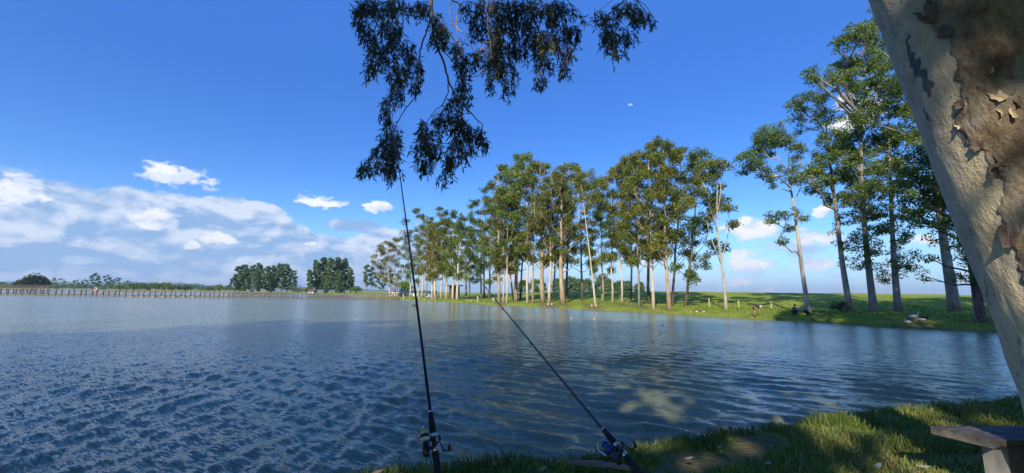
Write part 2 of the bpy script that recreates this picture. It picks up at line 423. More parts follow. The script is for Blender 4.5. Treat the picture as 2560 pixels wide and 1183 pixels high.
DIRT = [(1885, 1112, 125, 44), (1760, 1142, 95, 36), (1690, 1176, 95, 26), (1370, 1176, 60, 10), (1925, 1092, 60, 16)]
def dirt_at(x, y):
    p = xyz(x, y, 0.8) - CAM; f = np.maximum(p @ _F, 0.1); px = 1280 + FPX * (p @ _R) / f; py = 591.5 - FPX * (p @ _U) / f
    m = np.zeros(px.shape)
    for (cx, cy, rx, ry) in DIRT:
        m = np.maximum(m, 1 - np.hypot((px - cx) / rx, (py - cy) / ry))
    m = m + 0.9 * (vnoise(xyz(np.asarray(x) * 3.5, np.asarray(y) * 3.5), 3) - 0.55)
    return np.clip(m * 2.2, 0, 1) * (np.asarray(y) > 1) * (np.asarray(y) < 14)
def ground_mat():
    m, nt, b, bs = mat('meadow grass'); pos = objpos(nt)
    n1 = b.noise(pos, 0.09, 4, 0.55); n2 = b.noise(pos, 0.9, 5, 0.65); n3 = b.noise(pos, 9.0, 4, 0.7)
    f = b.m('ADD', b.m('ADD', b.m('MULTIPLY', n1, 0.4), b.m('MULTIPLY', n2, 0.35)), b.m('MULTIPLY', n3, 0.25))
    g = b.ramp(f, [(0.36, (0.145, 0.205, 0.024)), (0.47, (0.225, 0.295, 0.036)), (0.56, (0.30, 0.345, 0.054)), (0.68, (0.38, 0.38, 0.11))])
    at = nd(nt, 'ShaderNodeAttribute'); at.attribute_name = 'soil'
    soil = b.ramp(n3, [(0.3, (0.07, 0.052, 0.036)), (0.7, (0.20, 0.15, 0.10))])
    nt.links.new(b.mix(at.outputs['Fac'], g, soil), bs.inputs['Base Color'])
    bs.inputs['Roughness'].default_value = 0.95; bs.inputs['Specular IOR Level'].default_value = 0.1
    nt.links.new(bump(nt, b.m('ADD', n3, n2), 0.9, 0.12), bs.inputs['Normal'])
    return m
SOILSPOT = [(1373, 764, 26, 5), (1250, 758, 12, 4), (1480, 765, 20, 3.5), (1600, 766, 16, 3), (2300, 812, 22, 5), (2450, 806, 20, 4), (1670, 774, 12, 3), (1408, 760, 10, 3), (1358, 759, 14, 3), (1560, 762, 18, 3)]
def fz_ground(X, Y, R):
    z, sd, near = terrain(X, Y)
    # bare earth right at the water's edge, in worn patches and round the trunks
    soil = smooth01((0.42 + 0.35 * (vnoise(xyz(X * 1.3, Y * 1.3), 8) - 0.5) - sd) / 0.3) * np.where(near, 0.75, 0.55)
    soil = np.maximum(soil, dirt_at(X, Y) * 0.8 * near)
    for (px, py, rx, ry) in SOILSPOT:
        c = on_ground(px, py); dpt = c[1]; r = rx / FPX * dpt
        m = np.clip(1.35 - np.hypot((X - c[0]) / r, (Y - c[1]) / max(r * 0.9, ry / FPX * dpt * dpt / 2)) + 0.8 * (vnoise(xyz(X * 2, Y * 2), 2) - 0.5), 0, 1)
        soil = np.maximum(soil, m * 0.8)
    return z, soil
MAT_GROUND = ground_mat()
th_in = np.linspace(rad(-58), rad(58), 580)
th = np.concatenate([np.linspace(rad(-180), rad(-58), 60)[:-1], th_in, np.linspace(rad(58), rad(180), 60)[1:]])
rs = np.concatenate([[0.02, 0.5], np.geomspace(1.0, 150, 250), np.geomspace(155, 14000, 40)])
ground = polar_mesh('ground', rs, th, fz_ground, MAT_GROUND, attrs=('soil',))
tag(ground, 'green grass of the lake banks and the rising meadow', kind='structure')

# ---- water
def water_mat():
    m, nt, b, bs = mat('lake water'); pos = objpos(nt)
    geo = nd(nt, 'ShaderNodeNewGeometry')
    rot = nd(nt, 'ShaderNodeVectorRotate', rotation_type='Z_AXIS'); nt.links.new(pos, rot.inputs['Vector']); rot.inputs['Angle'].default_value = rad(-62)
    v = scaled(nt, rot.outputs[0], (1.0, 0.20, 1.0))
    gust = b.lin(b.noise(pos, 0.16, 3, 0.6), 0.3, 0.7, 0.65, 1.25)
    def slopes(scale, detail, k):
        c = b.noise(v, scale, detail, 0.62, 0.25, out=1)
        n = nd(nt, 'ShaderNodeVectorMath', operation='SUBTRACT'); nt.links.new(c, n.inputs[0]); n.inputs[1].default_value = (0.5, 0.5, 0.5)
        return scaled(nt, n.outputs[0], (k, k, 0.0))
    def vadd(a_, b__):
        n = nd(nt, 'ShaderNodeVectorMath', operation='ADD'); nt.links.new(a_, n.inputs[0]); nt.links.new(b__, n.inputs[1]); return n.outputs[0]
    sl = vadd(slopes(24.0, 5, 1.35), slopes(5.5, 3, 0.48))
    sc = nd(nt, 'ShaderNodeVectorMath', operation='SCALE'); nt.links.new(sl, sc.inputs[0]); nt.links.new(gust, sc.inputs['Scale'])
    nn = nd(nt, 'ShaderNodeVectorMath', operation='NORMALIZE'); nt.links.new(vadd(geo.outputs['Normal'], sc.outputs[0]), nn.inputs[0])
    nt.links.new(nn.outputs[0], bs.inputs['Normal'])
    n4 = b.noise(pos, 0.12, 3, 0.5)
    nt.links.new(b.ramp(n4, [(0.3, (0.145, 0.162, 0.084)), (0.7, (0.180, 0.198, 0.102))]), bs.inputs['Base Color'])
    bs.inputs['Roughness'].default_value = 0.15; bs.inputs['IOR'].default_value = 1.333
    return m
rng = np.random.default_rng(5)
WAVES = []
for sysm, (a0, spr, cnt) in enumerate([(12, 26, 60), (60, 19, 60)]):          # ripples swing round as they near the bank
    for k in range(cnt):
        lam = 0.12 * (0.85 / 0.12) ** rng.random(); a = rad(a0) + rng.normal() * rad(spr)
        WAVES.append((lam, a, rng.random() * 6.283, 0.0108 * lam * (0.6 + 0.8 * rng.random()), sysm))
def fz_water(X, Y, R):
    z = np.zeros_like(X)
    wx = X + 0.32 * (vnoise(xyz(X * 0.5, Y * 0.5), 31) - 0.5); wy = Y + 0.32 * (vnoise(xyz(X * 0.5, Y * 0.5), 32) - 0.5)
    grp = 0.45 + 1.1 * vnoise(xyz(X * 0.45, Y * 0.45), 33)
    sp = R * 0.0088
    right = smooth01((X / np.maximum(Y, 0.5) + 0.75) / 0.9); sysw = (0.9 - 0.6 * right, 0.42 + 0.55 * right)
    for lam, a, ph, amp, sm in WAVES:
        s = np.sin(2 * np.pi / lam * (wx * math.cos(a) + wy * math.sin(a)) + ph)
        fade = smooth01((lam / sp - 3.0) / 4.0)
        z += sysw[sm] * amp * fade * (np.exp(1.5 * (s - 1)) * 1.7 - 0.6)
    sd = 1.0
    return (z * grp,)
MAT_WATER = water_mat()
wth = np.concatenate([np.linspace(rad(-110), rad(-57), 40)[:-1], np.linspace(rad(-57), rad(57), 1000), np.linspace(rad(57), rad(110), 40)[1:]])
wrs = np.concatenate([np.geomspace(2.8, 45, 310), np.geomspace(46, 1500, 30)])
lake = polar_mesh('lake_water', wrs, wth, fz_water, MAT_WATER)
tag(lake, 'wind rippled murky lake water', kind='structure')

# ---- grass blades on the near bank
def grass_patch(name, pts, hmin, hmax, w, mat_, seed, lean=0.5, parent=None, label=None, keep=None):
    r = np.random.default_rng(seed); n = len(pts)
    h = hmin + (hmax - hmin) * r.random(n) ** 1.5
    if keep is not None: h = h * keep
    a = r.random(n) * 6.283; side = np.stack([np.cos(a), np.sin(a), np.zeros(n)], 1)
    b2 = a + 1.57 + r.normal(size=n) * 0.5; ln = np.stack([np.cos(b2), np.sin(b2), np.zeros(n)], 1) * (lean * (0.3 + r.random(n)))[:, None]
    ww = (w * (0.6 + 0.8 * r.random(n)))[:, None]
    up = np.array([0, 0, 1.0])
    p0 = pts - side * ww; p1 = pts + side * ww
    mid = pts + (up * 0.6 + ln * 0.35) * h[:, None]; m0 = mid - side * ww * 0.75; m1 = mid + side * ww * 0.75
    tip = pts + (up * 0.92 + ln * 1.0) * h[:, None]
    v = np.stack([p0, p1, m1, m0, tip], 1).reshape(-1, 3); i = np.arange(n)[:, None] * 5
    tint = np.clip(0.5 + 0.22 * r.normal(size=n) + 0.9 * (vnoise(xyz(pts[:, 0] * 0.9, pts[:, 1] * 0.9), seed) - 0.5), 0, 1)
    m = MB(); m.add(v, i + np.array([[0, 1, 2, 3]]), i + np.array([[3, 2, 4]]), tint)
    m.tint_t = [tint]
    return m.build(name, mat_, parent, tint=True)
MAT_BLADE = leaf_mat('grass blade', [(0.0, (0.045, 0.082, 0.014)), (0.35, (0.088, 0.150, 0.022)), (0.65, (0.145, 0.215, 0.034)), (0.85, (0.23, 0.25, 0.06)), (1.0, (0.40, 0.32, 0.15))], 0.3, 0.5)
r = np.random.default_rng(11)
N = 210000
gx = r.uniform(-3.2, 9.5, N); gy = r.uniform(2.6, 9.5, N)
z, sd, near = terrain(gx, gy)
pp = xyz(gx, gy) ; pp[:, 2] = z
f = np.maximum((pp - CAM) @ _F, 0.1); ppx = 1280 + FPX * ((pp - CAM) @ _R) / f; ppy = 591.5 - FPX * ((pp - CAM) @ _U) / f
dirt = dirt_at(gx, gy)
ok = near & (sd > 0.10) & (z > 0.25) & (ppx > -60) & (ppx < 2640) & (ppy < 1290) & (r.random(N) > dirt * 0.95) & (r.random(N) < np.clip(9.0 / f ** 1.0, 0.25, 1))
hk = np.clip(0.55 + 0.9 * vnoise(xyz(gx * 2.1, gy * 2.1), 44), 0.4, 1.25) * np.where(sd < 0.75, 1.2, 1.0) * (1 - 0.65 * dirt)
grass_patch('grass', pp[ok], 0.035, 0.115, 0.0042, MAT_BLADE, 3, 0.75, keep=hk[ok])
tag(bpy.data.objects['grass'], 'rough green grass growing on the near bank', kind='stuff')
# tufts that roughen the far bank's edge and slope
N = 60000
u_ = r.uniform(-0.32, 1.25, N); yy = r.uniform(20, 135, N); gx = u_ * yy
z, sd, near = terrain(gx, yy); pp = xyz(gx, yy); pp[:, 2] = z
ok = (~near) & (sd > 0.2) & (sd < 26) & (r.random(N) < np.clip(1.3 - sd / 22, 0.25, 1))
MAT_TUFT = leaf_mat('bank grass tuft', [(0.0, (0.10, 0.16, 0.022)), (0.5, (0.19, 0.27, 0.04)), (1.0, (0.33, 0.35, 0.09))], 0.3, 0.6)
grass_patch('bank_grass', pp[ok], 0.08, 0.24, 0.05, MAT_TUFT, 8, 0.5)
tag(bpy.data.objects['bank_grass'], 'short grass growing along the far bank', kind='stuff')

# ------------------------------------------------------------------ the wood behind the photographer (its shade lies on the near water and bank)
LIT_WATER = [(1600, 975, 150, 85), (1700, 1040, 80, 35), (1520, 915, 90, 30), (1850, 848, 70, 20), (1480, 868, 70, 14), (1260, 862, 60, 10)]
LIT_GROUND = [(1640, 1108, 60, 26), (1890, 1105, 75, 20), (1960, 1140, 70, 45), (2050, 1185, 60, 40), (2295, 1040, 55, 15), (1700, 1170, 60, 16), (1800, 1165, 40, 18)]
def _px(p):
    v = p - CAM; f = v @ _F; g = np.where(np.abs(f) < 0.05, 0.05, f)
    return 1280 + FPX * (v @ _R) / g, 591.5 - FPX * (v @ _U) / g, f
def shade_wanted(c, r):
    keep = np.ones(len(c), bool); jit = (vnoise(c * 0.55, 71) - 0.5)
    q = c - SDIR * ((c[:, 2]) / SDIR[2])[:, None]; px, py, f = _px(q)
    edge = np.interp(px, [-400, 0, 300, 600, 700, 1200, 1700, 1900, 1990, 2080, 2900], [850, 838, 828, 812, 803, 800, 801, 806, 790, 735, 735])
    keep &= ~((f > 0) & (py < edge + jit * 10))
    for (x, y, rx, ry) in LIT_WATER:
        keep &= ~((f > 0) & (r.random(len(c)) < 0.90 * smooth01((1.45 + 0.9 * jit - np.hypot((px - x) / rx, (py - y) / ry)) / 1.0)))
    q = c - SDIR * ((c[:, 2] - 0.8) / SDIR[2])[:, None]; px, py, f = _px(q)
    for (x, y, rx, ry) in LIT_GROUND:
        keep &= ~((f > 0) & (np.hypot((px - x) / (rx + 16), (py - y) / (ry + 9)) < 1.0 + 0.7 * jit))
    q0 = q
    thin = (q0[:, 0] > -4) & (q0[:, 0] < 11) & (q0[:, 1] < 10) & (q0[:, 1] > 0)
    thin &= ~in_poly(q0[:, 0], q0[:, 1] - 0.2, LAKE)
    thin0 = thin; tk = (2.65 - c[:, 1]) / (-SDIR[1]); qv = c - SDIR * tk[:, None]
    thin2 = (qv[:, 0] > 2.2) & (qv[:, 0] < 4.6) & (qv[:, 2] > 0.5) & (qv[:, 2] < 5.2)
    keep &= ~(thin2 & (r.random(len(c)) > 0.15))
    keep &= ~(thin & (r.random(len(c)) > 0.24))
    far = (q0[:, 1] > 26); keep &= ~(far & (r.random(len(c)) > 0.42))
    return keep
MAT_LEAF_DARK = leaf_mat('dark eucalyptus leaf', [(0.0, (0.020, 0.034, 0.012)), (0.5, (0.040, 0.058, 0.020)), (1.0, (0.085, 0.085, 0.028))], 0.22, 0.42, (0.10, 0.14, 0.03))
MAT_BARK = bark_mat('pale smooth bark', (0.46, 0.40, 0.32), (0.32, 0.26, 0.19), (0.15, 0.11, 0.08))
def woodland():
    r = np.random.default_rng(77); lm = MB(); tm = MB()
    spots = [(-46, -15), (-41, -18), (-36, -13), (-31, -16), (-27, -12), (-22, -14), (-18, -10.5), (-14, -13), (-10, -9.5), (-6.5, -12), (-3, -10), (1, -12.5), (5, -10), (9, -13), (13, -10), (18, -13), (11, -3.5), (16, -2), (21, -1), (26, 0), (31, 0.5), (37, 0), (43, 1), (50, 1)]
    for (x, y) in spots:
        H = r.uniform(27, 31) if x < 10.5 or y < -5 else r.uniform(33, 36); g = tz(x, y); base = np.array([x, y, max(g, 0) - 0.2])
        path = [base + np.array([0.3 * math.sin(k * 1.3 + x), 0.3 * math.cos(k + y), H * k / 8]) for k in range(9)]
        tm.tube(path, np.linspace(0.42, 0.08, 9), 8)
        for k in range(90):
            h = r.uniform(6.0, H); R = 3.6 * math.sin(math.pi * min(1, (h - 3) / (H - 1))) + 0.6
            a = r.random() * 6.283; q = R * math.sqrt(r.random()); c = base + np.array([q * math.cos(a), q * math.sin(a), h])
            tr = base + np.array([0, 0, max(3, h - q * 0.8)])
            tm.tube([tr, (tr + c) / 2 + [0, 0, 0.4], c], [0.07, 0.05, 0.02], 4)
            n = 150; pos = c + r.normal(size=(n, 3)) * np.array([0.75, 0.75, 0.5])
            d = r.normal(size=(n, 3)); d[:, 2] -= 0.6; d /= np.linalg.norm(d, axis=1, keepdims=True)
            w = np.cross(d, r.normal(size=(n, 3))); w /= np.linalg.norm(w, axis=1, keepdims=True)
            k_ = shade_wanted(pos, r)
            lm.leaves(pos[k_], d[k_] * 0.36, w[k_] * 0.175, r.random(k_.sum()))
    tr = tm.build('woodland_trunks', MAT_BARK); lm_o = lm.build('woodland', MAT_LEAF_DARK, None, tint=True)
    tr.name = 'trunks'; tr.parent = lm_o
    tag(lm_o, 'tall eucalyptus wood on the near bank behind the anglers', kind='stuff')
woodland()
# ------------------------------------------------------------------ trees
LEAF_OLIVE = leaf_mat('olive eucalyptus leaf', [(0.0, (0.061, 0.094, 0.016)), (0.35, (0.130, 0.170, 0.027)), (0.7, (0.239, 0.263, 0.043)), (1.0, (0.379, 0.339, 0.074))], 0.28, 0.45, (0.20, 0.20, 0.03))
LEAF_RUST = leaf_mat('rusty eucalyptus leaf', [(0.0, (0.064, 0.076, 0.018)), (0.4, (0.155, 0.157, 0.034)), (0.75, (0.253, 0.232, 0.055)), (1.0, (0.362, 0.286, 0.092))], 0.28, 0.45, (0.22, 0.18, 0.04))
LEAF_GREEN = leaf_mat('green eucalyptus leaf', [(0.0, (0.049, 0.084, 0.017)), (0.4, (0.089, 0.156, 0.028)), (0.75, (0.174, 0.249, 0.044)), (1.0, (0.311, 0.358, 0.078))], 0.30, 0.45, (0.16, 0.26, 0.03))
LEAF_BRIGHT = leaf_mat('bright green leaf', [(0.0, (0.054, 0.119, 0.023)), (0.5, (0.143, 0.260, 0.042)), (1.0, (0.288, 0.403, 0.096))], 0.34, 0.45, (0.20, 0.32, 0.03))
LEAF_BLUE = leaf_mat('blue green leaf', [(0.0, (0.048, 0.101, 0.040)), (0.5, (0.102, 0.178, 0.070)), (1.0, (0.212, 0.291, 0.113))], 0.2, 0.5, (0.10, 0.16, 0.06))
LEAF_DENSE = leaf_mat('dark dense leaf', [(0.0, (0.010, 0.022, 0.007)), (0.5, (0.022, 0.042, 0.011)), (1.0, (0.045, 0.07, 0.018))], 0.15, 0.5, (0.08, 0.12, 0.03))
LEAF_BUSH = leaf_mat('fresh bush leaf', [(0.0, (0.053, 0.098, 0.021)), (0.5, (0.12, 0.195, 0.039)), (1.0, (0.21, 0.285, 0.075))], 0.25, 0.5, (0.18, 0.26, 0.04))
BARK_PALE = bark_mat('cream eucalyptus bark', (0.62, 0.54, 0.41), (0.46, 0.38, 0.27), (0.22, 0.16, 0.11), 0.46)
BARK_TAN = bark_mat('tan eucalyptus bark', (0.50, 0.40, 0.27), (0.38, 0.28, 0.18), (0.16, 0.11, 0.075), 0.52)
BARK_GREY = bark_mat('grey eucalyptus bark', (0.36, 0.33, 0.29), (0.26, 0.235, 0.205), (0.12, 0.10, 0.085), 0.5)
BARK_GREYP = bark_mat('pale grey eucalyptus bark', (0.50, 0.46, 0.40), (0.38, 0.34, 0.29), (0.20, 0.17, 0.14), 0.48)
BARK_DARK = bark_mat('dark rough bark', (0.26, 0.21, 0.16), (0.15, 0.115, 0.085), (0.07, 0.055, 0.045), 0.55)

def leaf_cloud(lm, r, c, rx, rz, n, L, W, droop=0.5, tb=0.5, flat=0.0):
    pos = r.normal(size=(n, 3)); pos /= np.linalg.norm(pos, axis=1, keepdims=True) + 1e-9
    pos = pos * (r.random(n) ** 0.45)[:, None]
    pos[:, 2] = pos[:, 2] - flat * (pos[:, 0] ** 2 + pos[:, 1] ** 2)
    loc = c + pos * np.array([rx, rx, rz])
    d = r.normal(size=(n, 3)); d[:, 2] -= droop; d /= np.linalg.norm(d, axis=1, keepdims=True)
    w = np.cross(d, r.normal(size=(n, 3))); w /= np.linalg.norm(w, axis=1, keepdims=True) + 1e-9
    s = (0.65 + 0.7 * r.random(n))[:, None]
    tint = np.clip(tb + 0.2 * r.normal(size=n) , 0, 1)
    lm.leaves(loc, d * L * 0.5 * s, w * W * 0.5 * s, tint)

def trunk_path(base, top, r, k=9, wig=0.25, bend=0.0):
    t = np.linspace(0, 1, k)[:, None]
    side = unit(np.cross(top - base, [0.3, 1, 0]))
    p = base + (top - base) * t
    n = np.stack([np.cumsum(r.normal(size=k)), np.cumsum(r.normal(size=k)), np.zeros(k)], 1); n -= n[0] + (n[-1] - n[0]) * t
    return p + n * wig * 0.35 + side * bend * np.sin(np.pi * t)
def at_path(path, t):
    k = len(path) - 1; x = min(max(t, 0), 0.9999) * k; i = int(x); return path[i] + (path[i + 1] - path[i]) * (x - i)

def finish_tree(t, tm, lm, bark, leaf):
    tm.build('trunk', bark, t, smooth=True)
    if lm.n: lm.build('crown', leaf, t, tint=True)
    return t
def flare(tm, base, r0, r):
    pass

def gum(base, top, r0, R, cs, seed, label, cat='tree', group=None, name='eucalyptus_tree', bark=None, leaf=None,
        limbs=13, sub=4, leaves=70, L=0.42, W=0.17, clump=0.85, wig=0.3, bend=0.0, droop=0.5, tb=0.5, prof=None, rise=0.75, sides=8, limb_r=0.28):
    """a gum tree: bare tapering trunk, rising limbs, leaf clumps in tiers with gaps between them"""
    r = np.random.default_rng(seed); base = np.asarray(base, float); top = np.asarray(top, float)
    t = thing(name, base, label, cat, group)
    path = trunk_path(base - [0, 0, 0.25], top, r, 10, wig, bend); H = top[2] - base[2]
    rr = r0 * np.interp(np.linspace(0, 1, 10), [0, 0.05, 0.4, 0.7, 1], [1.15, 0.88, 0.58, 0.36, 0.07])
    tm = MB(); lm = MB(); tm.tube(path, rr, sides)
    az0 = r.random() * 6.28
    for i in range(limbs):
        f = (i + 0.5 * r.random()) / limbs; a = cs + (0.99 - cs) * f
        pf = (math.sin(math.pi * (f * 0.80 + 0.16)) ** 0.8) if prof is None else np.interp(f, *prof)
        ln = R * pf * r.uniform(0.55, 1.1); az = az0 + i * 2.4 + r.normal() * 0.5
        out = np.array([math.cos(az), math.sin(az), 0.0]); end = at_path(path, a) + out * ln + [0, 0, 0.15 * ln]
        at = max(0.25 * cs + 0.15, a - (rise * ln + 0.6) / H); p0 = at_path(path, at)
        mid = p0 + (end - p0) * 0.5 + out * 0.10 * ln - [0, 0, 0.06 * ln] + r.normal(size=3) * 0.12 * ln
        rb = limb_r * r0 * (1 - 0.55 * f)
        bz = [p0, p0 + (mid - p0) * 0.5 + r.normal(size=3) * 0.04 * ln, mid, (mid + end) / 2 + r.normal(size=3) * 0.05 * ln, end]
        tm.tube(bz, np.array([1, 0.8, 0.62, 0.45, 0.2]) * rb, 5)
        tbi = tb + r.normal() * 0.12
        for j in range(sub):
            c = end + r.normal(size=3) * np.array([0.42, 0.42, 0.30]) * (0.55 + 0.30 * ln) if j else end
            if j:
                q = at_path(np.array(bz), r.uniform(0.45, 0.95)); tm.tube([q, (q + c) / 2 + r.normal(size=3) * 0.1, c], [rb * 0.4, rb * 0.28, rb * 0.12], 3, cap=False)
            k = r.uniform(0.7, 1.2) * clump
            leaf_cloud(lm, r, c + [0, 0, 0.1], k * 1.1, k * 0.8, int(leaves * k / clump), L, W, droop, tbi, 0.25)
    return finish_tree(t, tm, lm, bark or BARK_PALE, leaf or LEAF_OLIVE)

def hero_gum(bpx, trunk_px, r0, ellipses, seed, label, group, bark, leaf, depth=None, spread=3.0, L=0.45, W=0.2, dens=1.0, name='eucalyptus_tree', tb=0.5, forks=(), droop=0.4, clump=0.8, low=0.12):
    """an individually observed tree: trunk through photo points and foliage masses (cx, cy, rx, ry, amount) at the tree's own distance"""
    r = np.random.default_rng(seed); base = on_ground(*bpx) if depth is None else on_ground(*bpx, Y=depth); D = base[1]
    t = thing(name, base, label, 'tree', group); s = D / FPX
    pts = [base - [0, 0, 0.25]] + [P(x, y, D + 0.25 * r.normal()) for x, y in trunk_px]
    pts = np.array(pts); tt = np.linspace(0, len(pts) - 1, 14)
    path = np.stack([np.interp(tt, np.arange(len(pts)), pts[:, k]) for k in range(3)], 1); path[1:-1] = (path[:-2] + 2 * path[1:-1] + path[2:]) / 4
    tm = MB(); lm = MB(); tm.tube(path, r0 * np.interp(np.linspace(0, 1, 14), [0, 0.05, 0.4, 0.7, 1], [0.98, 0.70, 0.46, 0.29, 0.07]), 10)
    forkp = []
    for fk in forks:                                            # main limbs traced from the photograph
        q = np.array([P(x, y, D + (0.4 * r.normal() if k else 0)) for k, (x, y, _) in enumerate(fk)]); tm.tube(q, [w * s * 0.40 for _, _, w in fk], 6); forkp += list(q[1:])
    skel = list(path[3:]) + forkp
    for (cx, cy, rx, ry, amt) in ellipses:
        ctr = P(cx, cy, D + r.normal() * spread * 0.4); RX, RY = rx * s, ry * s
        sk = np.array(skel); dd = np.linalg.norm((sk - ctr) + np.array([0, 0, 0.6]) * np.linalg.norm((sk - ctr)[:, :2], axis=1)[:, None], axis=1) + 2.0 * (sk[:, 2] > ctr[2])
        p0 = sk[int(np.argmin(dd))]; ln = np.linalg.norm(ctr - p0) + 0.01
        rb = 0.02 + 0.012 * ln
        mid = (p0 + ctr) / 2 + [0, 0, -0.08 * ln] + r.normal(size=3) * 0.08 * ln
        tm.tube([p0, (p0 + mid) / 2 + r.normal(size=3) * 0.04 * ln, mid, ctr], [rb * 1.6, rb * 1.3, rb, rb * 0.5], 5, cap=False)
        vol = RX * RY / (clump * clump * 0.55); n = max(3, int(vol * 4.4 * amt * dens)); tbi = tb + r.normal() * 0.1
        for k in range(n):
            a = r.random() * 6.283; q = math.sqrt(r.random()); dz = r.normal() * 0.45 * min(RX, spread)
            c = ctr + _R * (RX * q * math.cos(a)) + np.array([0, 0, 1.0]) * (RY * q * math.sin(a)) + np.array([0, dz, 0])
            if k % 2 == 0: tm.tube([mid + (ctr - mid) * r.uniform(0.2, 1), (ctr + c) / 2 + r.normal(size=3) * 0.1, c], [rb * 0.5, rb * 0.4, 0.008], 3, cap=False)
            kk = r.uniform(0.55, 1.05) * clump
            leaf_cloud(lm, r, c, kk * 1.1, kk * 0.75, int(70 * (kk / clump) ** 2), L * 0.70, W * 0.60, droop, tbi, 0.25)
    return finish_tree(t, tm, lm, bark, leaf)

GROVE = 'eucalyptus trees along the far bank'
BK = {'p': BARK_PALE, 't': BARK_TAN, 'g': BARK_GREY, 'd': BARK_DARK}
LF = {'o': LEAF_OLIVE, 'r': LEAF_RUST, 'g': LEAF_GREEN, 'b': LEAF_BRIGHT}
